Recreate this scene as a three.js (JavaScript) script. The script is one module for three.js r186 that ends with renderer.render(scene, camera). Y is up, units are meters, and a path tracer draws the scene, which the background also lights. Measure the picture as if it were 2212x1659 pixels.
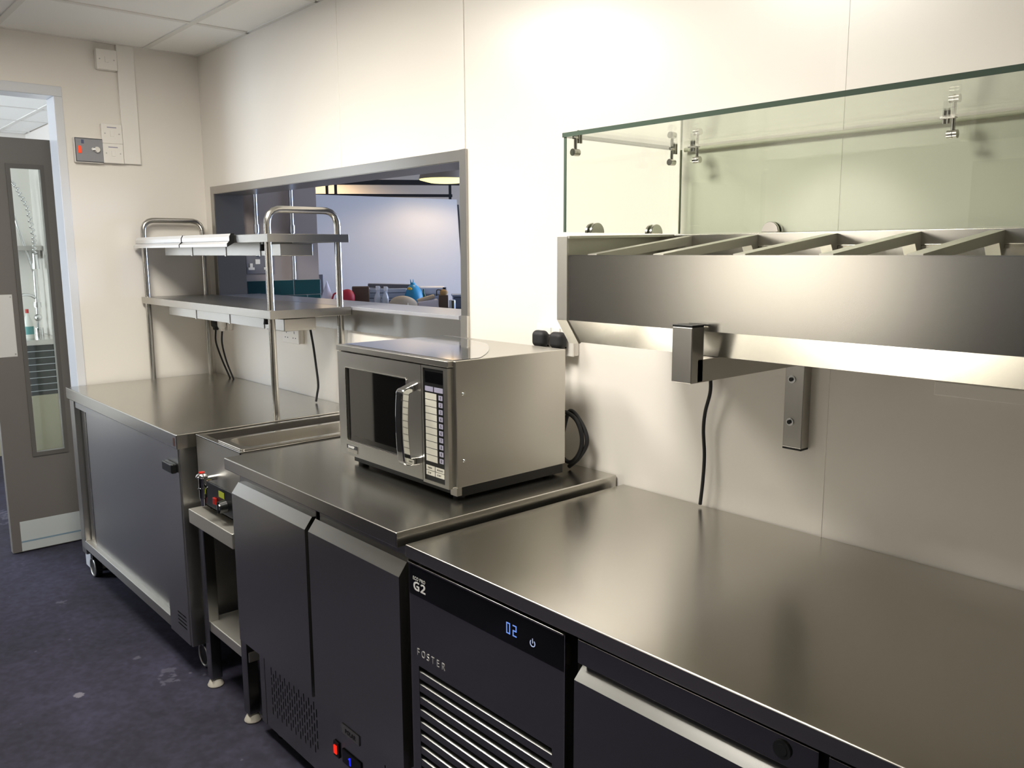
import * as THREE from 'three';
import { RoundedBoxGeometry } from 'three/addons/geometries/RoundedBoxGeometry.js';
import { TextGeometry } from 'three/addons/geometries/TextGeometry.js';
import { FontLoader } from 'three/addons/loaders/FontLoader.js';
import { mergeGeometries } from 'three/addons/utils/BufferGeometryUtils.js';
import { RectAreaLightUniformsLib } from 'three/addons/lights/RectAreaLightUniformsLib.js';

// ---------------------------------------------------------------- camera, light, exposure
const scene = new THREE.Scene();
scene.background = new THREE.Color(0x9fb4d0);
const camera = new THREE.PerspectiveCamera(48.84, 2212 / 1659, 0.05, 60);
camera.position.set(4.1567, 1.48, 1.6648);
camera.rotation.set(-0.156234, 0.849935, -0.004888, 'YXZ');
const renderer = new THREE.WebGLRenderer({ antialias: true });
renderer.toneMapping = THREE.LinearToneMapping;
renderer.toneMappingExposure = 1.0;
renderer.shadowMap.enabled = true;
RectAreaLightUniformsLib.init();

const WARM = new THREE.Color().setRGB(1.0, 0.955, 0.875);   // kitchen LED panels
const COOL = new THREE.Color().setRGB(0.80, 0.89, 1.0);    // daylight through frosted windows
const PANEL = 38, ADDED_SPOT = 24, PANEL_CELLS = [[1.48, 1.14], [2.68, 1.14]];
const LOBBY_DAY = 14, CAFE_DAY = 17;
function areaLight(color, intensity, w, h, at, look) {
  const l = new THREE.RectAreaLight(color, intensity, w, h);
  l.position.set(...at); l.lookAt(...look); scene.add(l); return l;
}

// ---------------------------------------------------------------- helpers
const taken = {};
function numbered(n) { const k = (taken[n] = (taken[n] ?? -1) + 1); return k ? `${n}_${String(k).padStart(3, '0')}` : n; }
function rng(seed) { let s = seed >>> 0; return () => { s = (s + 0x6D2B79F5) >>> 0; let t = s; t = Math.imul(t ^ (t >>> 15), t | 1); t ^= t + Math.imul(t ^ (t >>> 7), t | 61); return ((t ^ (t >>> 14)) >>> 0) / 4294967296; }; }
function uvMetres(g) {
  const p = g.attributes.position, n = g.attributes.normal, uv = new Float32Array(p.count * 2);
  for (let i = 0; i < p.count; i++) {
    const ax = Math.abs(n.getX(i)), ay = Math.abs(n.getY(i)), az = Math.abs(n.getZ(i));
    if (az >= ax && az >= ay) { uv[2 * i] = p.getX(i); uv[2 * i + 1] = p.getY(i); }
    else if (ay >= ax) { uv[2 * i] = p.getX(i); uv[2 * i + 1] = p.getZ(i); }
    else { uv[2 * i] = p.getZ(i); uv[2 * i + 1] = p.getY(i); }
  }
  g.setAttribute('uv', new THREE.BufferAttribute(uv, 2));
}
function merge(list) {
  const gs = (Array.isArray(list) ? list : [list]).map(g => { const c = g.index ? g.toNonIndexed() : g.clone(); for (const k of Object.keys(c.attributes)) if (!['position', 'normal', 'uv'].includes(k)) c.deleteAttribute(k); c.morphAttributes = {}; return c; });
  const out = gs.length > 1 ? mergeGeometries(gs, false) : gs[0];
  uvMetres(out);
  return out;
}
// boxes from corner to corner (metres, world axes)
const bx = (x0, x1, y0, y1, z0, z1) => new THREE.BoxGeometry(x1 - x0, y1 - y0, z1 - z0).translate((x0 + x1) / 2, (y0 + y1) / 2, (z0 + z1) / 2);
const rb = (x0, x1, y0, y1, z0, z1, r = 0.002, s = 2) => new RoundedBoxGeometry(x1 - x0, y1 - y0, z1 - z0, s, Math.min(r, 0.49 * Math.min(x1 - x0, y1 - y0, z1 - z0))).translate((x0 + x1) / 2, (y0 + y1) / 2, (z0 + z1) / 2);
const V = (a) => new THREE.Vector3(...a);
function cyl(a, b, r0, r1 = r0, seg = 20) {
  const A = V(a), B = V(b), d = B.clone().sub(A), g = new THREE.CylinderGeometry(r1, r0, d.length(), seg);
  g.applyQuaternion(new THREE.Quaternion().setFromUnitVectors(new THREE.Vector3(0, 1, 0), d.clone().normalize()));
  return g.translate((A.x + B.x) / 2, (A.y + B.y) / 2, (A.z + B.z) / 2);
}
const ball = (x, y, z, r, s = 16) => new THREE.SphereGeometry(r, s, Math.ceil(s * 0.7)).translate(x, y, z);
const tube = (pts, r, n = 48, seg = 10, tension = 0.5) => new THREE.TubeGeometry(new THREE.CatmullRomCurve3(pts.map(V), false, 'catmullrom', tension), n, r, seg);
function bentTube(pts, r, bend, seg = 16) {   // straight runs joined by round bends
  const P = pts.map(V), c = new THREE.CurvePath();
  let from = P[0];
  for (let i = 1; i < P.length - 1; i++) {
    const u = P[i - 1].clone().sub(P[i]).normalize().multiplyScalar(bend).add(P[i]), v = P[i + 1].clone().sub(P[i]).normalize().multiplyScalar(bend).add(P[i]);
    c.add(new THREE.LineCurve3(from, u)); c.add(new THREE.QuadraticBezierCurve3(u, P[i].clone(), v)); from = v;
  }
  c.add(new THREE.LineCurve3(from, P[P.length - 1]));
  return new THREE.TubeGeometry(c, 90, r, seg);
}
// profile given as [z, y] pairs, run along x from x0 to x1
function alongX(profile, x0, x1, bevel = 0) {
  const sh = new THREE.Shape(profile.map(([z, y]) => new THREE.Vector2(-z, y)));
  const g = new THREE.ExtrudeGeometry(sh, { depth: x1 - x0, bevelEnabled: bevel > 0, bevelSize: bevel, bevelThickness: bevel, bevelOffset: -bevel, bevelSegments: 1, curveSegments: 8 });
  g.applyMatrix4(new THREE.Matrix4().makeBasis(new THREE.Vector3(0, 0, -1), new THREE.Vector3(0, 1, 0), new THREE.Vector3(1, 0, 0)));
  return g.translate(x0, 0, 0);
}
// profile given as [x, y] pairs, run along z
function alongZ(profile, z0, z1, holes = []) {
  const sh = new THREE.Shape(profile.map(([x, y]) => new THREE.Vector2(x, y)));
  for (const h of holes) sh.holes.push(new THREE.Path(h.map(([x, y]) => new THREE.Vector2(x, y))));
  return new THREE.ExtrudeGeometry(sh, { depth: z1 - z0, bevelEnabled: false, curveSegments: 24 }).translate(0, 0, z0);
}
const rect = (x0, x1, y0, y1) => [[x0, y0], [x1, y0], [x1, y1], [x0, y1]];
const lathe = (pts, x, y, z, seg = 24) => new THREE.LatheGeometry(pts.map(([r, h]) => new THREE.Vector2(r, h)), seg).translate(x, y, z);

function thing(name, label, category, at = [0, 0, 0], group, turn = 0) {
  const o = new THREE.Group(); o.name = numbered(name); o.position.set(...at); o.rotation.y = turn; scene.add(o);
  o.userData = { label, category }; if (group) o.userData.group = group;
  return o;
}
function shell(name, label) { const o = new THREE.Group(); o.name = name; o.userData = { kind: 'structure' }; if (label) o.userData.label = label; scene.add(o); return o; }
// geometry in world metres; parent's own position is taken off (unless local = true)
function part(parent, name, geos, mat, local = false) {
  const g = merge(geos), m = new THREE.Mesh(g, mat);
  if (!local) { const p = new THREE.Vector3(); for (let o = parent; o; o = o.parent) p.add(o.position); g.translate(-p.x, -p.y, -p.z); }
  m.name = name; m.castShadow = m.receiveShadow = true; parent.add(m); return m;
}
function single(name, label, category, geos, mat, group) {
  const g = merge(geos), m = new THREE.Mesh(g, mat); m.name = numbered(name); m.userData = { label, category }; if (group) m.userData.group = group;
  g.computeBoundingBox(); const b = g.boundingBox, c = new THREE.Vector3((b.min.x + b.max.x) / 2, b.min.y, (b.min.z + b.max.z) / 2);
  g.translate(-c.x, -c.y, -c.z); m.position.copy(c); m.castShadow = m.receiveShadow = true; scene.add(m); return m;
}

// ---------------------------------------------------------------- procedural textures
function dataTex(w, h, fn, srgb = false) {
  const d = new Uint8Array(w * h * 4);
  for (let y = 0; y < h; y++) for (let x = 0; x < w; x++) { const c = fn(x, y), i = (y * w + x) * 4; d[i] = c[0]; d[i + 1] = c[1]; d[i + 2] = c[2]; d[i + 3] = 255; }
  const t = new THREE.DataTexture(d, w, h); t.wrapS = t.wrapT = THREE.RepeatWrapping; t.magFilter = THREE.LinearFilter; t.minFilter = THREE.LinearMipmapLinearFilter; t.generateMipmaps = true;
  if (srgb) t.colorSpace = THREE.SRGBColorSpace; t.needsUpdate = true; return t;
}
function valueNoise(w, h, seed, oct) {   // tiling, 0..1
  const out = new Float32Array(w * h); let amp = 1, sum = 0;
  for (let o = 0; o < oct.length; o++) {
    const [cx, cy] = oct[o], r = rng(seed + o * 77), g = Float32Array.from({ length: cx * cy }, () => r());
    for (let y = 0; y < h; y++) { const fy = y / h * cy, y0 = Math.floor(fy), ty = fy - y0, sy = ty * ty * (3 - 2 * ty);
      for (let x = 0; x < w; x++) { const fx = x / w * cx, x0 = Math.floor(fx), tx = fx - x0, sx = tx * tx * (3 - 2 * tx);
        const a = g[(y0 % cy) * cx + x0 % cx], b = g[(y0 % cy) * cx + (x0 + 1) % cx], c = g[((y0 + 1) % cy) * cx + x0 % cx], d = g[((y0 + 1) % cy) * cx + (x0 + 1) % cx];
        out[y * w + x] += amp * ((a * (1 - sx) + b * sx) * (1 - sy) + (c * (1 - sx) + d * sx) * sy); } }
    sum += amp; amp *= 0.6;
  }
  for (let i = 0; i < out.length; i++) out[i] /= sum;
  return out;
}
function steel(color, roughness, more = {}) {
  return new THREE.MeshPhysicalMaterial({ color: new THREE.Color().setRGB(...color), metalness: 1, roughness, ...more });
}
const plain = (color, roughness = 0.6, more = {}) => new THREE.MeshPhysicalMaterial({ color, roughness, metalness: 0, ...more });

const M = {
  top: steel([0.54, 0.525, 0.485], 0.235), hatch: steel([0.40, 0.385, 0.36], 0.32), bar: steel([0.68, 0.66, 0.60], 0.45), steel: steel([0.50, 0.485, 0.455], 0.30), front: steel([0.34, 0.34, 0.325], 0.21), hot: steel([0.50, 0.495, 0.485], 0.30), salad: steel([0.43, 0.425, 0.41], 0.26), unit: steel([0.66, 0.64, 0.585], 0.22),
  bright: steel([0.62, 0.60, 0.56], 0.20), tubeSteel: steel([0.56, 0.545, 0.51], 0.24), mw: steel([0.53, 0.515, 0.475], 0.30), matt: steel([0.5, 0.49, 0.46], 0.42),
  chrome: new THREE.MeshPhysicalMaterial({ color: new THREE.Color().setRGB(0.72, 0.72, 0.72), metalness: 1, roughness: 0.07 }),
  letter: new THREE.MeshPhysicalMaterial({ color: new THREE.Color().setRGB(0.9, 0.88, 0.84), metalness: 0.7, roughness: 0.3 }),
  sill: new THREE.MeshPhysicalMaterial({ color: 0xb4b5bd, metalness: 0.35, roughness: 0.32 }),
  film: new THREE.MeshPhysicalMaterial({ color: new THREE.Color().setRGB(0.46, 0.455, 0.45), metalness: 1, roughness: 0.06 }),
  alu: new THREE.MeshPhysicalMaterial({ color: new THREE.Color().setRGB(0.74, 0.745, 0.75), metalness: 0.55, roughness: 0.38 }),
  wall: plain(0xe5e0d8, 0.29), trim: plain(0xe6e1d9, 0.3), whitePlastic: plain(0xe9e5de, 0.35), tile: plain(0xf3f2ee, 0.9), grid: plain(0xe2e0da, 0.55),
  frameGloss: plain(0xd6d8dc, 0.16), doorGrey: plain(0x6d6862, 0.42), bead: plain(0x5c5853, 0.4), plate: new THREE.MeshPhysicalMaterial({ color: 0xd8d5d0, metalness: 0.2, roughness: 0.4 }),
  kick: plain(0xbfc4c2, 0.3), kickLine: plain(0x7f97a4, 0.4), black: plain(0x0c0c0d, 0.4), blackGloss: plain(0x070708, 0.08), rubber: plain(0x17171a, 0.62), dark: plain(0x0a0a0a, 0.8), ctrlBlack: plain(0x121314, 0.3),
  mwGlass: plain(0x040404, 0.03, { clearcoat: 1, clearcoatRoughness: 0.02 }), keyPad: plain(0xb9b7ab, 0.45), key: plain(0x8f8da0, 0.45), ink: plain(0x24252a, 0.6), inkLight: plain(0xd9d9d6, 0.5),
  red: plain(0xb92418, 0.3), redLit: plain(0x7a1208, 0.3, { emissive: 0xff2a12, emissiveIntensity: 0.9 }), orangeLit: plain(0xc23a16, 0.3, { emissive: 0xff4a1c, emissiveIntensity: 0.55 }), blueLit: plain(0x04040c, 0.3, { emissive: 0x1420ff, emissiveIntensity: 2.2 }), yellow: plain(0x9aa42c, 0.5),
  ledBlue: plain(0x0a0c14, 0.3, { emissive: 0x7fa6ff, emissiveIntensity: 0.8 }), ledWhite: plain(0x0a0c14, 0.3, { emissive: 0xc8d8ff, emissiveIntensity: 0.7 }),
  glass: new THREE.MeshPhysicalMaterial({ color: new THREE.Color().setRGB(0.94, 0.96, 0.93), roughness: 0.0, metalness: 0, transmission: 1, thickness: 0, ior: 1.5, specularIntensity: 1 }),
  clearPane: new THREE.MeshPhysicalMaterial({ color: new THREE.Color().setRGB(0.93, 0.95, 0.92), roughness: 0.0, metalness: 0, transmission: 1, thickness: 0, ior: 1.5 }),
  glassEdge: plain(0x4e5c51, 0.12), paleEdge: plain(0xb9bfae, 0.2), panelLamp: plain(0xffffff, 0.5, { emissive: new THREE.Color().setRGB(1, 0.92, 0.8), emissiveIntensity: 3.5 }),
  greenTile: plain(0x1d3f44, 0.12), grout: plain(0xa7a8a3, 0.8), greyWall: plain(0x9b918d, 0.6), cafeWall: plain(0xc9bfb3, 0.7), cafeFloor: plain(0x6b5a4a, 0.5), galv: steel([0.55, 0.58, 0.62], 0.3),
  greyPlate: plain(0x74747a, 0.35), board: plain(0xd8d9de, 0.22), blackMetal: plain(0x1c1e24, 0.45), cardBrown: plain(0x5a4a3d, 0.85), cardPale: plain(0xbfb09a, 0.85),
};
const font = await new FontLoader().loadAsync('fonts/droid/droid_sans_bold.typeface.json');
const fontThin = await new FontLoader().loadAsync('fonts/droid/droid_sans_regular.typeface.json').catch(() => font);
function text(s, size, x, y, z, depth = 0.0006, f = font, stretch = 1) {   // lettering in the x-y plane, facing +z
  const g = new TextGeometry(s, { font: f, size, depth, curveSegments: 4, bevelEnabled: false });
  g.scale(stretch, 1, 1); return g.translate(x, y, z);
}

// ================================================================ THE SETTING
const H = 2.398;
// floor with worn vinyl and dust
{
  const W = 2048, D = 1024, X0 = -3.6, X1 = 6.2, Z0 = -0.15, Z1 = 4.2;
  const fine = valueNoise(W, D, 31, [[512, 256], [1024, 512]]), wide = valueNoise(W, D, 32, [[24, 12], [60, 30], [160, 80]]), r = rng(5);
  const dust = new Float32Array(W * D);
  const spot = (x, z, rad, a) => { const cx = (x - X0) / (X1 - X0) * W, cy = (z - Z0) / (Z1 - Z0) * D, px = rad / (X1 - X0) * W; for (let j = Math.max(0, Math.floor(cy - px)); j < Math.min(D, cy + px); j++) for (let i = Math.max(0, Math.floor(cx - px)); i < Math.min(W, cx + px); i++) { const q = Math.hypot(i - cx, j - cy) / px; if (q < 1) { const n = fine[j * W + i] * 0.7 + wide[j * W + i] * 0.6; dust[j * W + i] = Math.max(dust[j * W + i], a * (n > 0.55 + 0.35 * q ? 1 : 0.12 * (1 - q))); } } };
  spot(1.274, 0.739, 0.055, 0.42); spot(1.21, 0.72, 0.03, 0.35); spot(1.238, 1.113, 0.009, 0.8); spot(1.177, 1.007, 0.02, 1.0); spot(0.296, 0.841, 0.05, 0.5); spot(1.036, 0.768, 0.02, 0.5); spot(-1.2, 0.75, 0.25, 0.5);
  for (let k = 0; k < 420; k++) spot(X0 + r() * (X1 - X0), Z0 + r() * (Z1 - Z0), 0.004 + 0.008 * r(), 0.3 + 0.5 * r());
  const map = dataTex(W, D, (x, y) => { const i = y * W + x, n = 0.78 + 0.3 * (fine[i] - 0.5) + 0.55 * (wide[i] - 0.5), d = Math.min(1, dust[i]); return [58, 56, 74].map((c, k) => Math.min(255, c * n * (1 - 0.6 * d) + [150, 148, 152][k] * 0.6 * d)); }, true);
  map.wrapS = map.wrapT = THREE.ClampToEdgeWrapping;
  const rough = dataTex(512, 256, (x, y) => { const v = 205 + 60 * (wide[(y * 4) * W + x * 4] - 0.5); return [v, v, v]; });
  const mat = new THREE.MeshPhysicalMaterial({ map, roughness: 1, roughnessMap: rough, specularIntensity: 0.6 });
  const g = bx(X0, X1, -0.12, 0, Z0, Z1); const m = new THREE.Mesh(g, mat); m.name = 'floor'; m.userData = { kind: 'structure', label: 'dark navy blue vinyl kitchen floor with dust marks' }; m.receiveShadow = m.castShadow = true;
  const p = g.attributes.position, uv = g.attributes.uv; for (let i = 0; i < p.count; i++) uv.setXY(i, (p.getX(i) - X0) / (X1 - X0), (p.getZ(i) - Z0) / (Z1 - Z0));
  scene.add(m);
}
// long wall with the serving hatch: core, cladding sheets, joint strips
{
  const w = shell('wall_back', 'white plastic clad kitchen wall with serving hatch');
  part(w, 'wall_core', [bx(-3.6, 6.2, 0, 1.20, -0.14, -0.004), bx(-3.6, 6.2, 1.775, H + 0.6, -0.14, -0.004), bx(-3.6, 0.105, 1.20, 1.775, -0.14, -0.004), bx(2.045, 6.2, 1.20, 1.775, -0.14, -0.004)], M.cafeWall);
  const sheets = [[0, 1.302, 0, 1.2], [1.304, 2.044, 0, 1.2], [0, 0.105, 1.2, 1.775], [0, 1.302, 1.775, H], [1.304, 2.044, 1.775, H], [2.046, 3.268, 0, H], [3.270, 4.489, 0, H], [4.491, 6.1, 0, H]];
  for (const [a, b, c, d] of sheets) part(w, 'cladding_sheet', bx(a, b, c, d, -0.004, 0), M.wall);
  part(w, 'joint_strip', rb(2.036, 2.052, 1.79, H, -0.002, 0.004, 0.002), M.trim);
  part(w, 'joint_strip', bx(3.253, 3.276, 0, H, -0.002, 0.0006), M.trim);
  part(w, 'joint_strip', rb(1.3005, 1.3055, 1.79, H, -0.002, 0.0015, 0.001), M.trim);
}
// end wall with the doorway
{
  const w = shell('wall_left', 'white end wall beside the doorway');
  part(w, 'wall_panel', [bx(-0.1, 0, 0, H + 0.15, -0.004, 0.61), bx(-0.1, 0, 2.19, H + 0.15, 0.61, 1.60), bx(-0.1, 0, 0, H + 0.15, 1.60, 4.1)], M.wall);
  const d = shell('trim_1', 'pale grey gloss door frame');
  part(d, 'jamb', rb(-0.115, 0.012, 0, 2.148, 0.607, 0.642, 0.003), M.frameGloss);
  part(d, 'head', rb(-0.115, 0.012, 2.148, 2.19, 0.607, 1.60, 0.003), M.frameGloss);
  part(d, 'jamb', rb(-0.115, 0.012, 0, 2.148, 1.54, 1.60, 0.003), M.frameGloss);
}
{
  const w = shell('wall_front'); part(w, 'wall_panel', bx(-0.1, 6.2, 0, H + 0.15, 4.0, 4.1), M.wall);
  // added unseen spotlight brightens the opposite wall so the steel front mirrors a patch
  const sp = thing('added_spotlight', 'unseen spotlight added to brighten the opposite white wall', 'light', [1.2, H - 0.12, 2.9]);
  part(sp, 'mount', cyl([1.2, H, 2.9], [1.2, H - 0.05, 2.9], 0.04), M.whitePlastic);
  part(sp, 'can', cyl([1.2, H - 0.05, 2.88], [1.2, H - 0.12, 2.96], 0.035), M.whitePlastic);
  part(sp, 'lens', cyl([1.2, H - 0.12, 2.96], [1.2, H - 0.125, 2.966], 0.03), M.panelLamp);
  const sl = new THREE.SpotLight(WARM, ADDED_SPOT, 0, 0.66, 1.0); sl.position.set(1.2, H - 0.135, 2.975); sl.target.position.set(1.2, 1.25, 4.0); sl.castShadow = true; sl.shadow.radius = 2; scene.add(sl, sl.target);
  const r = shell('wall_right'); part(r, 'wall_panel', bx(6.1, 6.2, 0, H + 0.15, -0.1, 4.1), M.wall);
}
// suspended ceiling: tiles in a grid, LED panels in five of the cells
{
  const c = shell('ceiling', 'white suspended ceiling of square mineral tiles');
  part(c, 'slab', bx(-0.1, 6.2, H + 0.05, H + 0.16, -0.05, 4.1), M.tile);
  const xs = [0], zs = [0]; for (let x = 0.58; x < 6.1; x += 0.6) xs.push(x); xs.push(6.1); for (let z = 0.245; z < 4; z += 0.598) zs.push(z); zs.push(4.0);
  const lit = (x, z) => PANEL_CELLS.some(([a, b]) => Math.abs(a - x) < 0.25 && Math.abs(b - z) < 0.25);
  for (let i = 0; i < xs.length - 1; i++) for (let j = 0; j < zs.length - 1; j++) {
    if (lit((xs[i] + xs[i + 1]) / 2, (zs[j] + zs[j + 1]) / 2)) continue;
    part(c, 'ceiling_tile', bx(xs[i] + 0.008, xs[i + 1] - 0.008, H + 0.004, H + 0.02, zs[j] + 0.008, zs[j + 1] - 0.008), M.tile);
  }
  for (const x of xs.slice(1, -1)) part(c, 'grid_bar', bx(x - 0.012, x + 0.012, H, H + 0.005, 0, 4.0), M.grid);
  for (const z of zs.slice(1, -1)) part(c, 'grid_bar', bx(0, 6.1, H - 0.0005, H + 0.0045, z - 0.012, z + 0.012), M.grid);
  part(c, 'edge_trim', [bx(0, 6.1, H, H + 0.004, 0, 0.016), bx(0, 0.016, H, H + 0.004, 0, 4)], M.grid);
  const ord = ['above the hot cupboard', 'above the fridges'];
  PANEL_CELLS.forEach(([x, z], k) => {
    const p = thing('ceiling_light', `square LED ceiling panel ${ord[k]}`, 'light', [x, H - 0.006, z], 'LED ceiling panels');
    part(p, 'frame', [bx(x - 0.297, x + 0.297, H - 0.006, H + 0.02, z - 0.297, z - 0.28), bx(x - 0.297, x + 0.297, H - 0.006, H + 0.02, z + 0.28, z + 0.297), bx(x - 0.297, x - 0.28, H - 0.006, H + 0.02, z - 0.28, z + 0.28), bx(x + 0.28, x + 0.297, H - 0.006, H + 0.02, z - 0.28, z + 0.28)], M.whitePlastic);
    part(p, 'diffuser', bx(x - 0.28, x + 0.28, H + 0.002, H + 0.012, z - 0.28, z + 0.28), M.panelLamp);
    areaLight(WARM, PANEL, 0.56, 0.56, [x, H - 0.002, z], [x, 0, z]);
  });
}
// next room seen through the doorway (wash-up)
{
  const w = shell('wall_washroom', 'pale wash-up room walls beyond the doorway');
  part(w, 'wall_panel', [bx(-3.6, -3.5, 0, H + 0.15, -0.004, 3.6), bx(-3.5, -2.7, 0, H + 0.15, 3.5, 3.6), bx(-0.9, -0.1, 0, H + 0.15, 3.5, 3.6), bx(-2.7, -0.9, 0, 0.8, 3.5, 3.6), bx(-2.7, -0.9, 2.2, H + 0.15, 3.5, 3.6), bx(-3.5, -0.1, 0, H, -0.004, 0)], M.wall);
  const c = shell('ceiling_washroom', 'white tiled ceiling beyond the doorway');
  part(c, 'slab', bx(-3.6, -0.1, H + 0.05, H + 0.16, -0.05, 3.6), M.tile);
  const xs = [], zs = []; for (let x = -3.5; x < -0.2; x += 0.01) if (Math.abs(((x + 2.15) / 0.6) - Math.round((x + 2.15) / 0.6)) < 0.008) xs.push(x);
  for (let k = 0; k < 6; k++) zs.push(0.2 + 0.6 * k);
  const X = [-3.5, ...xs, -0.1], Z = [0, ...zs, 3.5];
  for (let i = 0; i < X.length - 1; i++) for (let j = 0; j < Z.length - 1; j++) if (X[i + 1] - X[i] > 0.05 && Z[j + 1] - Z[j] > 0.05) part(c, 'ceiling_tile', bx(X[i] + 0.008, X[i + 1] - 0.008, H + 0.004, H + 0.02, Z[j] + 0.008, Z[j + 1] - 0.008), M.tile);
  for (const x of xs) part(c, 'grid_bar', bx(x - 0.012, x + 0.012, H, H + 0.005, 0, 3.5), M.grid);
  for (const z of zs) part(c, 'grid_bar', bx(-3.5, -0.1, H - 0.0005, H + 0.0045, z - 0.012, z + 0.012), M.grid);
  const n = shell('window_1', 'frosted daylight window of the wash-up room');
  part(n, 'window_frame', [bx(-2.7, -0.9, 0.8, 0.86, 3.5, 3.56), bx(-2.7, -0.9, 2.14, 2.2, 3.5, 3.56), bx(-2.7, -2.64, 0.86, 2.14, 3.5, 3.56), bx(-0.96, -0.9, 0.86, 2.14, 3.5, 3.56), bx(-1.83, -1.77, 0.86, 2.14, 3.5, 3.56)], M.whitePlastic);
  part(n, 'window_pane', bx(-2.64, -0.96, 0.86, 2.14, 3.53, 3.54), plain(0xffffff, 0.4, { emissive: new THREE.Color().setRGB(0.75, 0.86, 1.0), emissiveIntensity: 2.5 }));
  areaLight(COOL, LOBBY_DAY, 1.66, 1.26, [-1.8, 1.5, 3.49], [-1.8, 1.5, 0]);
}
// open door leaf in the wash-up room, parallel to the end wall
{
  const d = shell('door_1', 'grey door leaf with narrow vision panel, push plate and kick plate');
  const z0 = 0.02, z1 = 0.875, x0 = -0.544, x1 = -0.5;
  part(d, 'leaf', [bx(x0, x1, 0.006, 2.02, 0.733, z1), bx(x0, x1, 0.006, 2.02, z0, 0.601), bx(x0, x1, 0.006, 0.497, 0.601, 0.733), bx(x0, x1, 1.882, 2.02, 0.601, 0.733)], M.doorGrey);
  part(d, 'glazing_bead', [bx(-0.502, -0.494, 0.48, 0.50, 0.586, 0.75), bx(-0.502, -0.494, 1.878, 1.90, 0.586, 0.75), bx(-0.502, -0.494, 0.50, 1.878, 0.731, 0.75), bx(-0.502, -0.494, 0.50, 1.878, 0.586, 0.604)], M.bead);
  part(d, 'vision_panel', bx(-0.523, -0.520, 0.49, 1.885, 0.598, 0.736), M.clearPane);
  const pp = part(d, 'push_plate', rb(-0.5, -0.4985, 0.984, 1.284, 0.773, 0.86, 0.0007), M.plate);
  for (const y of [1.272, 0.996]) part(pp, 'screw', cyl([-0.499, y, 0.781], [-0.4975, y, 0.781], 0.004), M.matt);
  const kp = part(d, 'kick_plate', rb(-0.5, -0.4985, 0.008, 0.16, 0.10, 0.835, 0.0007), M.kick);
  part(kp, 'film_line', bx(-0.4986, -0.4980, 0.052, 0.060, 0.10, 0.835), M.kickLine);
}
// the serving hatch
{
  const h = thing('serving_hatch', 'wide stainless steel framed serving hatch in the white wall', 'hatch', [1.07, 1.183, 0]);
  part(h, 'frame_top', [rb(0.084, 2.06, 1.755, 1.789, -0.002, 0.008, 0.001), bx(0.12, 2.03, 1.7535, 1.757, -0.155, 0.005)], M.hatch);
  part(h, 'frame_left', [rb(0.084, 0.122, 1.275, 1.7895, -0.002, 0.0085, 0.001), bx(0.1195, 0.123, 1.27, 1.757, -0.135, 0.005)], M.hatch);
  part(h, 'frame_right', [rb(2.028, 2.0605, 1.276, 1.7895, -0.002, 0.0085, 0.001), bx(2.028, 2.031, 1.27, 1.757, -0.155, 0.005)], M.hatch);
  part(h, 'sill', rb(0.12, 2.012, 1.262, 1.275, -0.20, 0.006, 0.002), M.sill);
  part(h, 'apron', rb(0.09, 2.026, 1.183, 1.263, -0.002, 0.0105, 0.001), M.hatch);
  part(h, 'end_cap', rb(2.028, 2.0605, 1.183, 1.278, -0.002, 0.012, 0.001), M.bright);
}
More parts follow.
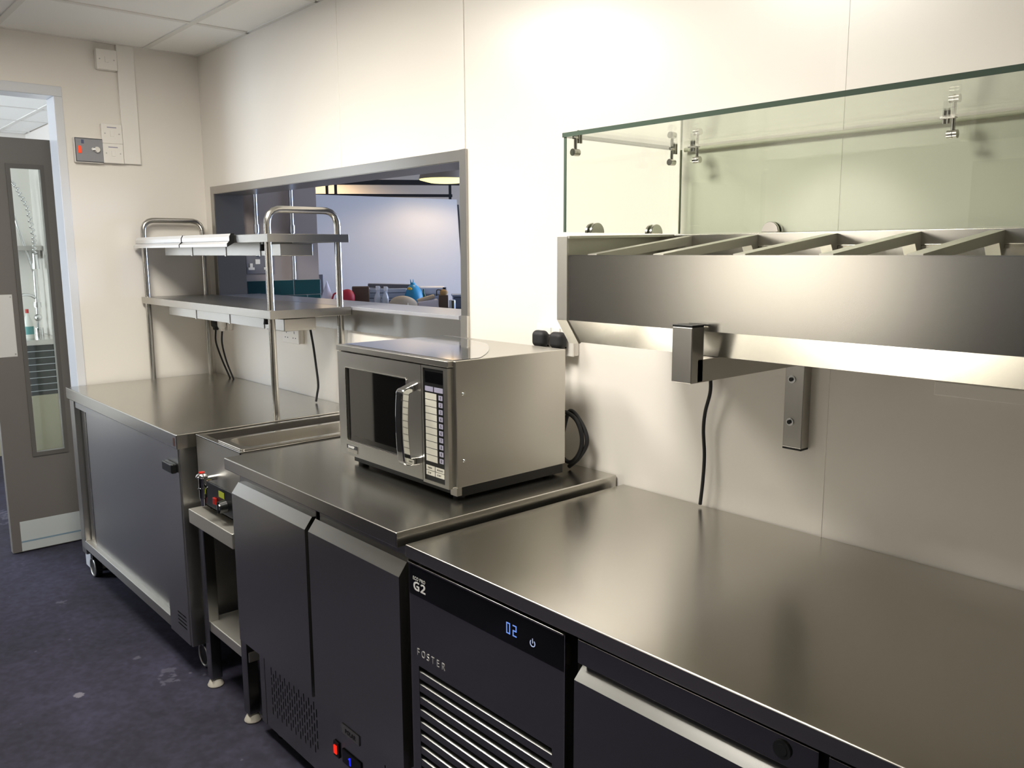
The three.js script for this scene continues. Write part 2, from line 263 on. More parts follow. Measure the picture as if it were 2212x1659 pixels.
// ---------------------------------------------------------------- switches, sockets and trunking
{
  single('wall_trunking', 'flat white vertical trunking on the end wall below the ceiling', 'trunking', rb(0.0005, 0.016, 1.88, H, 0.296, 0.371, 0.003), M.whitePlastic);
  function wallSwitch(label, y0, z0, z1, depth, lens) {
    const s = thing('wall_switch', label, 'switch', [0, y0, (z0 + z1) / 2], 'white switch boxes on the end wall');
    part(s, 'back_box', rb(0.0005, depth - 0.008, y0 + 0.001, y0 + 0.085, z0 + 0.001, z1 - 0.001, 0.003), M.whitePlastic);
    const f = part(s, 'faceplate', rb(depth - 0.008, depth, y0, y0 + 0.086, z0, z1, 0.003), M.whitePlastic), zc = (z0 + z1) / 2, yc = y0 + 0.043;
    for (const q of [-0.03, 0.03]) part(f, 'screw', cyl([depth - 0.001, yc, zc + q], [depth + 0.0008, yc, zc + q], 0.003), M.matt);
    part(s, 'rocker', rb(depth - 0.001, depth + 0.003, yc - 0.012, yc + 0.012, zc - 0.008, zc + 0.008, 0.001), lens);
    if (depth < 0.03) part(f, 'legend', bx(depth - 0.0002, depth + 0.0003, y0 + 0.068, y0 + 0.072, zc - 0.02, zc + 0.02), M.key);
  }
  wallSwitch('white switch box high on the end wall just under the ceiling', 2.281, 0.376, 0.463, 0.036, M.whitePlastic);
  wallSwitch('upper of the two white switch plates beside the grey key panel', 1.9645, 0.374, 0.462, 0.026, M.whitePlastic);
  wallSwitch('lower white switch plate right beside the grey key panel', 1.8785, 0.374, 0.462, 0.026, M.whitePlastic);
  const k = thing('control_panel', 'small grey control panel with red rocker and key switch', 'control panel', [0, 1.876, 0.52]);
  part(k, 'box', rb(0.0005, 0.028, 1.874, 1.982, 0.462, 0.580, 0.004), M.whitePlastic);
  part(k, 'faceplate', rb(0.0275, 0.0305, 1.880, 1.977, 0.4635, 0.574, 0.004), plain(0x8b8c90, 0.35));
  part(k, 'faceplate_edge', rb(0.027, 0.0295, 1.877, 1.980, 0.4625, 0.577, 0.004), plain(0x3c3d42, 0.4));
  part(k, 'rocker', rb(0.030, 0.035, 1.914, 1.945, 0.553, 0.566, 0.001), M.orangeLit);
  part(k, 'sticker', bx(0.0303, 0.0309, 1.955, 1.972, 0.540, 0.551), plain(0x4a5270, 0.5));
  part(k, 'key_switch', [cyl([0.03, 1.932, 0.490], [0.042, 1.932, 0.490], 0.0125), cyl([0.042, 1.932, 0.490], [0.047, 1.932, 0.490], 0.010), cyl([0.03, 1.934, 0.506], [0.036, 1.934, 0.506], 0.006)], M.chrome);
}
function twinSocket(label, x0, y0, plateMat = M.whitePlastic) {
  const s = thing('wall_socket', label, 'socket', [x0 + 0.073, y0, 0], 'white twin sockets on the long wall');
  part(s, 'back_box', rb(x0 + 0.001, x0 + 0.145, y0 + 0.001, y0 + 0.085, 0.0005, 0.018, 0.003), plateMat);
  const f = part(s, 'faceplate', rb(x0, x0 + 0.146, y0, y0 + 0.086, 0.018, 0.027, 0.003), plateMat);
  const pins = []; for (const c of [0.038, 0.108]) { pins.push(bx(x0 + c - 0.002, x0 + c + 0.002, y0 + 0.042, y0 + 0.052, 0.0265, 0.0274)); for (const d of [-0.011, 0.011]) pins.push(bx(x0 + c + d - 0.0035, x0 + c + d + 0.0035, y0 + 0.022, y0 + 0.026, 0.0265, 0.0274)); }
  for (const g of pins) part(f, 'pin_hole', g, M.ink);
  for (const c of [0.055, 0.091]) part(s, 'rocker', rb(x0 + c - 0.007, x0 + c + 0.007, y0 + 0.056, y0 + 0.076, 0.0265, 0.030, 0.001), plateMat);
  return s;
}
twinSocket('white twin socket with nothing plugged in below the heated gantry', 0.811, 1.10);
twinSocket('white twin socket in the corner behind the gantry plugs', 0.10, 1.11);
twinSocket('white twin socket behind the microwave at the topping unit', 2.398, 1.192);
function plug(name, label, x, y, mat, cable) {
  const p = thing(name, label, 'plug', [x, y - 0.025, 0.027]);
  part(p, 'body', [rb(x - 0.025, x + 0.025, y - 0.022, y + 0.024, 0.0305, 0.062, 0.014, 4), rb(x - 0.013, x + 0.013, y - 0.034, y - 0.015, 0.034, 0.056, 0.006)], mat);
  part(p, 'cable', tube(cable, 0.0042, 60), M.rubber);
}
plug('power_plug', 'black plug with cable left of the white one under the gantry', 0.145, 1.142, M.rubber, [[0.145, 1.11, 0.046], [0.150, 1.05, 0.05], [0.20, 0.97, 0.046], [0.255, 0.90, 0.04], [0.268, 0.887, 0.04]]);
plug('power_plug', 'white plug with black cable under the heated gantry', 0.222, 1.142, M.whitePlastic, [[0.222, 1.11, 0.046], [0.222, 1.05, 0.05], [0.25, 0.97, 0.046], [0.295, 0.90, 0.04], [0.308, 0.887, 0.04]]);
plug('power_plug', 'round black plug in the left outlet behind the microwave', 2.436, 1.236, M.rubber, [[2.436, 1.205, 0.046], [2.437, 1.15, 0.06], [2.45, 1.05, 0.06], [2.46, 0.96, 0.06]]);
plug('power_plug', 'black plug partly hidden by the topping unit corner', 2.506, 1.236, M.rubber, [[2.506, 1.205, 0.046], [2.508, 1.13, 0.04], [2.512, 1.075, 0.035], [2.512, 1.05, 0.033]]);
single('cable_coil', 'coiled thick black cable hanging behind the microwave', 'cable', tube([[2.535, 1.00, 0.075], [2.55, 1.045, 0.068], [2.59, 1.03, 0.06], [2.608, 0.985, 0.055], [2.60, 0.94, 0.055], [2.57, 0.908, 0.06], [2.545, 0.93, 0.07], [2.55, 1.0, 0.065], [2.565, 1.05, 0.055], [2.60, 1.015, 0.045], [2.618, 0.97, 0.045], [2.595, 0.925, 0.05], [2.56, 0.893, 0.055]], 0.0058, 140, 10), M.rubber);
single('mini_trunking', 'thin white horizontal trunking on wall under the topping unit', 'trunking', rb(3.494, 4.6, 1.205, 1.232, 0.0005, 0.014, 0.002), M.whitePlastic);
single('power_cable', 'single black cable hanging below the topping unit bracket', 'cable', tube([[2.990, 1.285, 0.05], [2.991, 1.22, 0.03], [2.995, 1.158, 0.025], [2.980, 1.101, 0.022], [2.975, 1.055, 0.02], [2.980, 0.994, 0.02], [2.979, 0.93, 0.022], [2.972, 0.872, 0.02]], 0.0042, 80), M.rubber);
single('gantry_cable', 'black cable from the gantry switch box to the hot cupboard', 'cable', tube([[1.145, 1.20, 0.075], [1.15, 1.12, 0.065], [1.158, 1.035, 0.06], [1.160, 0.96, 0.055], [1.148, 0.92, 0.055], [1.146, 0.890, 0.06]], 0.0045, 70), M.rubber);

// ================================================================ HOT CUPBOARD (left)
{
  const t = thing('hot_cupboard', 'stainless hot cupboard on castors with sliding doors below the gantry', 'cupboard', [0.70, 0, 0.35]);
  part(t, 'worktop', rb(0.02, 1.375, 0.835, 0.885, 0.004, 0.697, 0.003), M.top);
  part(t, 'body', [bx(0.03, 1.345, 0.145, 0.835, 0.04, 0.625), bx(0.03, 1.345, 0.80, 0.835, 0.62, 0.68)], M.hot);
  part(t, 'left_post', [rb(0.02, 0.085, 0.115, 0.835, 0.645, 0.685, 0.002)], M.steel);
  part(t, 'door_channel', [rb(0.105, 0.165, 0.17, 0.81, 0.62, 0.662, 0.003)], M.bright);
  part(t, 'door', rb(0.185, 1.17, 0.175, 0.812, 0.652, 0.664, 0.002), M.hot);
  part(t, 'door', rb(0.17, 0.72, 0.175, 0.812, 0.632, 0.644, 0.002), M.hot);
  part(t, 'bottom_rail', [rb(0.03, 1.165, 0.140, 0.180, 0.62, 0.685, 0.002)], M.matt);
  const slots = []; for (let k = 0; k < 4; k++) slots.push(rect(1.240, 1.322, 0.180 + k * 0.014, 0.1855 + k * 0.014));
  part(t, 'control_column', [alongZ(rect(1.16, 1.345, 0.132, 0.835), 0.682, 0.685, slots), bx(1.16, 1.163, 0.132, 0.835, 0.625, 0.682), bx(1.342, 1.345, 0.132, 0.835, 0.625, 0.682), bx(1.16, 1.345, 0.132, 0.135, 0.6, 0.682)], M.hot);
  part(t, 'handle', [rb(1.243, 1.335, 0.745, 0.779, 0.685, 0.706, 0.006, 3)], M.ctrlBlack);
  part(t, 'side_panel', rb(1.3455, 1.356, 0.128, 0.835, 0.04, 0.682, 0.002), M.hot);
  part(t, 'worktop_sticker', bx(1.345, 1.362, 0.845, 0.872, 0.697, 0.6976), plain(0x4a2c22, 0.5));
  for (const [x, z] of [[0.075, 0.645], [1.27, 0.6], [0.075, 0.12], [1.27, 0.12]]) {
    const w = part(t, 'castor', [new THREE.CylinderGeometry(0.046, 0.046, 0.026, 28).rotateX(Math.PI / 2).translate(x, 0.046, z), bx(x - 0.018, x + 0.018, 0.08, 0.145, z - 0.018, z + 0.018)], M.rubber);
    part(w, 'wheel_rim', new THREE.TorusGeometry(0.040, 0.005, 8, 30).translate(x, 0.046, z + 0.0135), M.matt);
  }
}
// heated gantry on top of it
{
  const t = thing('heated_gantry', 'two-tier stainless heated gantry with tubular hoops on the hot cupboard', 'gantry', [0.695, 0.885, 0.18]);
  for (const x of [0.052, 1.336]) part(t, 'hoop', bentTube([[x, 0.885, 0.322], [x, 1.628, 0.322], [x, 1.628, 0.046], [x, 0.885, 0.046]], 0.0125, 0.055), M.tubeSteel);
  const shelf = (y0, y1, z1) => [rb(0.015, 1.36, y1 - 0.003, y1, 0.012, z1, 0.0012), rb(0.015, 1.36, y0, y1 - 0.001, z1 - 0.003, z1, 0.001), rb(0.015, 1.36, y0, y1 - 0.001, 0.012, 0.015, 0.001), rb(0.015, 0.018, y0, y1 - 0.001, 0.013, z1 - 0.001, 0.001), rb(1.357, 1.36, y0, y1 - 0.001, 0.013, z1 - 0.001, 0.001)];
  part(t, 'upper_shelf', shelf(1.514, 1.543, 0.335), M.steel);
  part(t, 'lower_shelf', shelf(1.245, 1.275, 0.338), M.steel);
  for (const [y, nm] of [[1.514, 'upper_heater'], [1.245, 'lower_heater']]) {
    const b = part(t, nm, [bx(0.18, 1.19, y - 0.047, y + 0.02, 0.15, 0.155), bx(0.18, 1.19, y - 0.047, y + 0.02, 0.268, 0.273), bx(0.18, 1.19, y + 0.005, y + 0.01, 0.15, 0.273), bx(0.18, 0.185, y - 0.047, y + 0.01, 0.15, 0.273)], M.matt);
    part(b, 'junction_box', rb(1.19, 1.335, y - 0.049, y - 0.004, 0.148, 0.275, 0.003), M.steel);
    part(b, 'heat_lamp', cyl([0.2, y - 0.02, 0.212], [1.18, y - 0.02, 0.212], 0.006), M.bright);
    for (const x of [0.5, 0.85, 1.16]) part(b, 'bracket', bx(x, x + 0.012, y - 0.05, y, 0.273, 0.276), M.matt);
    part(b, 'grommet', cyl([1.20, y - 0.03, 0.278], [1.20, y - 0.006, 0.278], 0.012, 0.008), M.rubber);
  }
}
for (const [x0, x1, lab] of [[0.03, 0.602, 'pale aluminium ticket rail on the gantry, the one nearer the end wall'], [0.606, 1.085, 'pale aluminium ticket rail on the gantry with a black end cap']]) {
  const t = thing('ticket_rail', lab, 'ticket rail', [(x0 + x1) / 2, 1.505, 0.345], 'order ticket rails on the gantry');
  part(t, 'rail', alongX([[0.3355, 1.548], [0.345, 1.548], [0.352, 1.536], [0.352, 1.522], [0.348, 1.520], [0.362, 1.510], [0.362, 1.500], [0.358, 1.500], [0.3355, 1.516]], x0, x1 - 0.004), M.alu);
  part(t, 'end_cap', alongX([[0.335, 1.549], [0.346, 1.549], [0.353, 1.537], [0.353, 1.522], [0.363, 1.511], [0.363, 1.499], [0.335, 1.515]], x1 - 0.004, x1), M.ctrlBlack);
}

// ================================================================ BAIN MARIE ON ITS STAND
{
  const t = thing('equipment_stand', 'narrow stainless stand with undershelf between cupboard and fridge', 'stand', [1.565, 0, 0.36]);
  part(t, 'top', rb(1.39, 1.742, 0.585, 0.634, 0.06, 0.678, 0.003), M.bar);
  part(t, 'undershelf', rb(1.405, 1.742, 0.205, 0.240, 0.08, 0.648, 0.003), M.bar);
  for (const [x, z] of [[1.425, 0.636], [1.722, 0.636], [1.425, 0.09], [1.722, 0.09]]) {
    const l = part(t, 'leg', rb(x - 0.019, x + 0.019, 0.03, 0.60, z - 0.019, z + 0.019, 0.003), M.front);
    part(l, 'foot', lathe([[0.0, 0.0], [0.026, 0.0], [0.027, 0.006], [0.019, 0.022], [0.012, 0.03], [0, 0.03]], x, 0, z), plain(0xb9b4a8, 0.5));
  }
}
{
  const t = thing('bain_marie', 'stainless wet-well bain marie with drain tap on the stand', 'bain marie', [1.58, 0.634, 0.35]);
  const x0 = 1.41, x1 = 1.757, z0 = 0.07, z1 = 0.645, y0 = 0.655, y1 = 0.886;
  part(t, 'body', [bx(x0, x0 + 0.003, y0, y1 - 0.003, z0, z1), bx(x1 - 0.003, x1, y0, y1 - 0.003, z0, z1), bx(x0, x1, y0, y1 - 0.003, z0, z0 + 0.003), bx(x0, x1, y0, y1 - 0.003, z1 - 0.003, z1), bx(x0, x1, y0, y0 + 0.004, z0, z1)], M.matt);
  const rim = new THREE.Shape(rect(x0, x1, -z1, -z0).map(p => new THREE.Vector2(...p))); rim.holes.push(new THREE.Path(rect(x0 + 0.018, x1 - 0.018, -z1 + 0.022, -z0 - 0.02).map(p => new THREE.Vector2(...p))));
  part(t, 'rim', new THREE.ExtrudeGeometry(rim, { depth: 0.003, bevelEnabled: true, bevelSize: 0.001, bevelThickness: 0.001, bevelOffset: -0.001, bevelSegments: 1 }).rotateX(-Math.PI / 2).translate(0, y1 - 0.004, 0), M.bright);
  part(t, 'well', [bx(x0 + 0.017, x0 + 0.019, 0.72, y1 - 0.002, z0 + 0.02, z1 - 0.022), bx(x1 - 0.019, x1 - 0.017, 0.72, y1 - 0.002, z0 + 0.02, z1 - 0.022), bx(x0 + 0.017, x1 - 0.017, 0.72, y1 - 0.002, z0 + 0.019, z0 + 0.021), bx(x0 + 0.017, x1 - 0.017, 0.72, y1 - 0.002, z1 - 0.023, z1 - 0.021), bx(x0 + 0.017, x1 - 0.017, 0.718, 0.721, z0 + 0.02, z1 - 0.022)], M.steel);
  part(t, 'control_panel', rb(1.478, 1.752, 0.662, 0.745, 0.6445, 0.650, 0.002), M.ctrlBlack);
  part(t, 'rating_label', bx(1.588, 1.630, 0.713, 0.733, 0.650, 0.6505), M.yellow);
  part(t, 'switch', rb(1.552, 1.572, 0.682, 0.704, 0.65, 0.658, 0.002), M.red);
  const kn = part(t, 'knob', [cyl([1.635, 0.692, 0.650], [1.635, 0.692, 0.672], 0.021, 0.018), bx(1.632, 1.638, 0.674, 0.710, 0.671, 0.676)], M.ctrlBlack);
  part(kn, 'knob_face', cyl([1.635, 0.692, 0.672], [1.635, 0.692, 0.674], 0.012), M.chrome);
  const tx = 1.563, tz = 0.69, tap = part(t, 'tap', [cyl([tx, 0.772, 0.644], [tx, 0.772, tz], 0.009), cyl([tx, 0.778, tz], [tx, 0.745, tz], 0.0125, 0.0125), cyl([tx, 0.745, tz], [tx, 0.742, tz], 0.016), cyl([tx, 0.742, tz], [tx, 0.712, tz], 0.012, 0.012), cyl([tx, 0.712, tz], [tx, 0.686, tz], 0.010, 0.007)], M.chrome);
  part(tap, 'handle', lathe([[0, 0.778], [0.018, 0.778], [0.020, 0.782], [0.016, 0.789], [0.008, 0.793], [0, 0.794]], tx, 0, tz), M.chrome);
  part(tap, 'hot_mark', cyl([tx, 0.7935, tz], [tx, 0.7955, tz], 0.009), M.red);
  for (const [x, z] of [[1.44, 0.10], [1.73, 0.10], [1.44, 0.61], [1.73, 0.61]]) part(t, 'foot', cyl([x, 0.634, z], [x, 0.656, z], 0.012), M.rubber);
  // gastronorm pan
  const p = thing('food_pan', 'shallow stainless gastronorm pan sitting in the bain marie', 'pan', [1.65, 0.86, 0.37]);
  const a0 = 1.556, a1 = 1.742, b0 = 0.10, b1 = 0.632;
  const rr = (x0, x1, y0, y1, r) => { const s = new THREE.Shape(); s.moveTo(x0 + r, y0); s.lineTo(x1 - r, y0); s.absarc(x1 - r, y0 + r, r, -Math.PI / 2, 0); s.lineTo(x1, y1 - r); s.absarc(x1 - r, y1 - r, r, 0, Math.PI / 2); s.lineTo(x0 + r, y1); s.absarc(x0 + r, y1 - r, r, Math.PI / 2, Math.PI); s.lineTo(x0, y0 + r); s.absarc(x0 + r, y0 + r, r, Math.PI, 1.5 * Math.PI); return s; };
  const o = rr(a0, a1, -b1, -b0, 0.012), inn = rr(a0 + 0.02, a1 - 0.02, -b1 + 0.022, -b0 - 0.022, 0.04); o.holes.push(inn);
  part(p, 'rim', new THREE.ExtrudeGeometry(o, { depth: 0.002, bevelEnabled: true, bevelSize: 0.001, bevelThickness: 0.001, bevelOffset: -0.001, bevelSegments: 2, curveSegments: 10 }).rotateX(-Math.PI / 2).translate(0, 0.8875, 0), M.bright);
  const w0 = inn.getPoints(10), top = w0.map(q => [q.x, -q.y]), cx = (a0 + a1) / 2, cz = (b0 + b1) / 2, pos = [], ring = (s, dy) => top.map(([x, z]) => [x + (cx - x) * s * 0.4, 0.8885 - dy, z + (cz - z) * s * 0.14]);
  const rings = [ring(0, 0), ring(0.12, 0.045), ring(0.2, 0.056), ring(0.4, 0.060)];
  for (let k = 0; k < rings.length - 1; k++) for (let i = 0; i < top.length; i++) { const j = (i + 1) % top.length; pos.push(...rings[k][i], ...rings[k][j], ...rings[k + 1][j], ...rings[k][i], ...rings[k + 1][j], ...rings[k + 1][i]); }
  const L = rings[rings.length - 1]; for (let i = 0; i < L.length; i++) pos.push(...L[i], ...L[(i + 1) % L.length], cx, 0.8285, cz);
  const pg = new THREE.BufferGeometry(); pg.setAttribute('position', new THREE.Float32BufferAttribute(pos, 3)); pg.setAttribute('uv', new THREE.Float32BufferAttribute(new Float32Array(pos.length / 3 * 2), 2)); pg.computeVertexNormals();
  part(p, 'basin', pg, M.bright);
}

// ================================================================ TWO-DOOR COUNTER FRIDGE (middle)
{
  const t = thing('counter_fridge', 'two-door stainless counter fridge carrying the microwave', 'fridge', [2.237, 0, 0.36]);
  part(t, 'worktop', rb(1.786, 2.689, 0.851, 0.886, 0.004, 0.707, 0.003), M.top);
  part(t, 'body', [bx(1.80, 2.675, 0.33, 0.843, 0.03, 0.64), bx(1.80, 2.675, 0.055, 0.33, 0.03, 0.42), bx(1.80, 2.675, 0.05, 0.058, 0.42, 0.645), bx(2.672, 2.675, 0.055, 0.33, 0.42, 0.645), bx(1.826, 1.829, 0.055, 0.33, 0.42, 0.632), bx(1.83, 2.64, 0.84, 0.852, 0.05, 0.62)], M.salad);
  part(t, 'top_rail', [rb(1.80, 2.262, 0.806, 0.846, 0.64, 0.668, 0.002), rb(2.280, 2.675, 0.806, 0.846, 0.64, 0.668, 0.002)], M.salad);
  const door = (x0, x1) => { const d = part(t, 'door', alongX([[0.648, 0.325], [0.697, 0.325], [0.70, 0.328], [0.70, 0.783], [0.678, 0.812], [0.662, 0.812], [0.662, 0.79], [0.648, 0.785]], x0, x1), M.salad);
    part(d, 'gasket', bx(x0 + 0.01, x1 - 0.01, 0.335, 0.78, 0.641, 0.648), M.black); };
  door(1.812, 2.258); door(2.276, 2.684);
  const holes = []; let k = 0; for (let x = 1.900; x < 2.178; x += 0.0145, k++) for (let y = 0.102 + (k % 2) * 0.016; y < 0.245; y += 0.032) holes.push(rect(x, x + 0.005, y, y + 0.024));
  for (let x = 2.505, q = 0; x < 2.66; x += 0.0145, q++) for (let y = 0.102 + (q % 2) * 0.016; y < 0.225; y += 0.032) holes.push(rect(x, x + 0.005, y, y + 0.024));
  part(t, 'lower_panel', alongZ(rect(1.858, 2.675, 0.05, 0.322), 0.645, 0.648, holes), M.salad);
  part(t, 'corner_strip', rb(1.826, 1.856, 0.05, 0.322, 0.632, 0.65, 0.002), M.salad);
  const b = part(t, 'badge', rb(2.318, 2.406, 0.234, 0.261, 0.648, 0.651, 0.001), plain(0x8d8d90, 0.4));
  part(b, 'lettering', text('POLAR', 0.012, 2.337, 0.2415, 0.6512), M.ink);
  const sw = part(t, 'power_switch', rb(2.274, 2.302, 0.150, 0.194, 0.648, 0.653, 0.002), M.black);
  part(sw, 'lit_rocker', rb(2.280, 2.294, 0.160, 0.184, 0.6525, 0.656, 0.001), M.redLit);
  const dp = part(t, 'temperature_display', rb(2.318, 2.412, 0.150, 0.190, 0.648, 0.652, 0.002), M.blackGloss);
  part(dp, 'digit', text('1', 0.022, 2.349, 0.158, 0.6522), M.blueLit);
  for (const [x, z] of [[1.87, 0.60], [2.60, 0.60], [1.87, 0.08], [2.60, 0.08]]) part(t, 'foot', lathe([[0, 0], [0.02, 0], [0.022, 0.012], [0.014, 0.03], [0.014, 0.056], [0, 0.056]], x, 0, z), M.bright);
}

// ================================================================ MICROWAVE
{
  const t = thing('microwave', 'boxy stainless commercial microwave on the counter fridge', 'microwave', [2.34, 0.886, 0.30]);
  part(t, 'plinth', [bx(2.10, 2.59, 0.893, 0.922, 0.11, 0.455)], M.black);
  for (const [x, z] of [[2.125, 0.44], [2.565, 0.44], [2.125, 0.14], [2.565, 0.14]]) part(t, 'foot', cyl([x, 0.886, z], [x, 0.895, z], 0.015), M.rubber);
  part(t, 'casing', [rb(2.083, 2.602, 0.92, 1.226, 0.112, 0.474, 0.002)], M.mw);
  part(t, 'top_lip', rb(2.083, 2.594, 1.2115, 1.2265, 0.47, 0.492, 0.002), M.mw);
  part(t, 'front_frame', [rb(2.085, 2.592, 0.92, 1.209, 0.472, 0.481, 0.002)], M.mw);
  const wx0 = 2.128, wx1 = 2.42, wy0 = 0.964, wy1 = 1.166;
  const d = part(t, 'door', alongZ(rect(2.086, 2.484, 0.921, 1.208), 0.480, 0.490, [rect(wx0, wx1, wy0, wy1)]), M.mw);
  part(d, 'window', bx(wx0 - 0.004, wx1 + 0.004, wy0 - 0.004, wy1 + 0.004, 0.4805, 0.4855), M.mwGlass);
  part(d, 'window_trim', [rb(wx0, wx1, wy0 - 0.003, wy0, 0.488, 0.492, 0.001), rb(wx0, wx1, wy1, wy1 + 0.003, 0.488, 0.492, 0.001), rb(wx0 - 0.003, wx0, wy0, wy1, 0.488, 0.492, 0.001), rb(wx1, wx1 + 0.003, wy0, wy1, 0.488, 0.492, 0.001)], M.bright);
  // cast D-handle, wider at the grip
  const hs = new THREE.Shape(); hs.moveTo(0.488, 1.163); hs.lineTo(0.530, 1.150); hs.quadraticCurveTo(0.538, 1.146, 0.537, 1.136); hs.quadraticCurveTo(0.545, 1.055, 0.536, 0.972); hs.quadraticCurveTo(0.535, 0.962, 0.526, 0.960); hs.lineTo(0.488, 0.957); hs.lineTo(0.488, 0.976); hs.lineTo(0.514, 0.978); hs.quadraticCurveTo(0.524, 1.055, 0.515, 1.136); hs.lineTo(0.488, 1.146); hs.closePath();
  const hg = new THREE.ExtrudeGeometry(hs, { depth: 0.022, bevelEnabled: true, bevelSize: 0.003, bevelThickness: 0.004, bevelOffset: -0.003, bevelSegments: 3, curveSegments: 12 });
  hg.applyMatrix4(new THREE.Matrix4().makeBasis(new THREE.Vector3(0, 0, 1), new THREE.Vector3(0, 1, 0), new THREE.Vector3(-1, 0, 0))).translate(2.468, 0, 0);
  part(d, 'handle', hg, M.chrome);
  const lab = part(t, 'nameplate', rb(2.122, 2.178, 0.930, 0.952, 0.4895, 0.4915, 0.0006), M.bright);
  part(lab, 'name_band', bx(2.1235, 2.1765, 0.9405, 0.9515, 0.4914, 0.4921), M.ink);
  part(lab, 'lettering', text('SHARP', 0.0068, 2.131, 0.9427, 0.4921, 0.0003, font, 1.1), M.inkLight);
  part(t, 'control_frame', [alongZ(rect(2.4875, 2.592, 0.918, 1.209), 0.480, 0.491, [rect(2.494, 2.576, 0.926, 1.203)])], M.mw);
  const p = part(t, 'control_panel', rb(2.4935, 2.5765, 0.9255, 1.2035, 0.480, 0.4885, 0.001), M.ctrlBlack), z = 0.4886;
  const chip = (nm, x0, x1, y0, y1, m) => part(p, nm, bx(x0, x1, y0, y1, z - 0.0008, z + 0.0005), m);
  chip('display_window', 2.499, 2.571, 1.168, 1.196, M.blackGloss);
  chip('button', 2.499, 2.532, 1.147, 1.159, M.key); chip('button', 2.536, 2.571, 1.147, 1.159, M.key);
  for (let k = 0; k < 10; k++) {
    const y = 1.1435 - (k + 1) * 0.0171;
    chip('memory_label', 2.499, 2.545, y + 0.0012, y + 0.0165, M.keyPad);
    chip('number_key', 2.5535, 2.569, y + 0.003, y + 0.0145, M.key);
    part(p, 'numeral', text(String((k + 1) % 10), 0.0072, 2.5585, y + 0.0052, z + 0.0004, 0.0003), M.ink);
  }
  const lab4 = [['TIMER', 2.498, 0.9515], ['DEFROST', 2.536, 0.9515], ['STOP', 2.498, 0.9385], ['START', 2.536, 0.9385]];
  for (const [s, x, y] of lab4) { chip('button', x, x + 0.0355, y, y + 0.0115, M.keyPad); part(p, 'legend', text(s, 0.0042, x + 0.006, y + 0.0035, z + 0.0004, 0.0003), M.ink); }
  for (const y of [1.147, 0.985]) part(t, 'screw', [cyl([2.601, y, 0.452], [2.605, y, 0.452], 0.005, 0.003)], M.chrome);
  part(t, 'base_tab', [bx(2.57, 2.595, 0.898, 0.921, 0.455, 0.470)], M.mw);
  // loosely peeled protective film on the left part of the top
  const fs = new THREE.Shape(); fs.moveTo(2.09, -0.468); fs.lineTo(2.585, -0.468); fs.quadraticCurveTo(2.598, -0.43, 2.590, -0.39); fs.quadraticCurveTo(2.50, -0.27, 2.36, -0.18); fs.quadraticCurveTo(2.24, -0.14, 2.09, -0.13); fs.closePath();
  part(t, 'protective_film', new THREE.ExtrudeGeometry(fs, { depth: 0.0004, bevelEnabled: false, curveSegments: 20 }).rotateX(-Math.PI / 2).translate(0, 1.2268, 0), M.film);
}

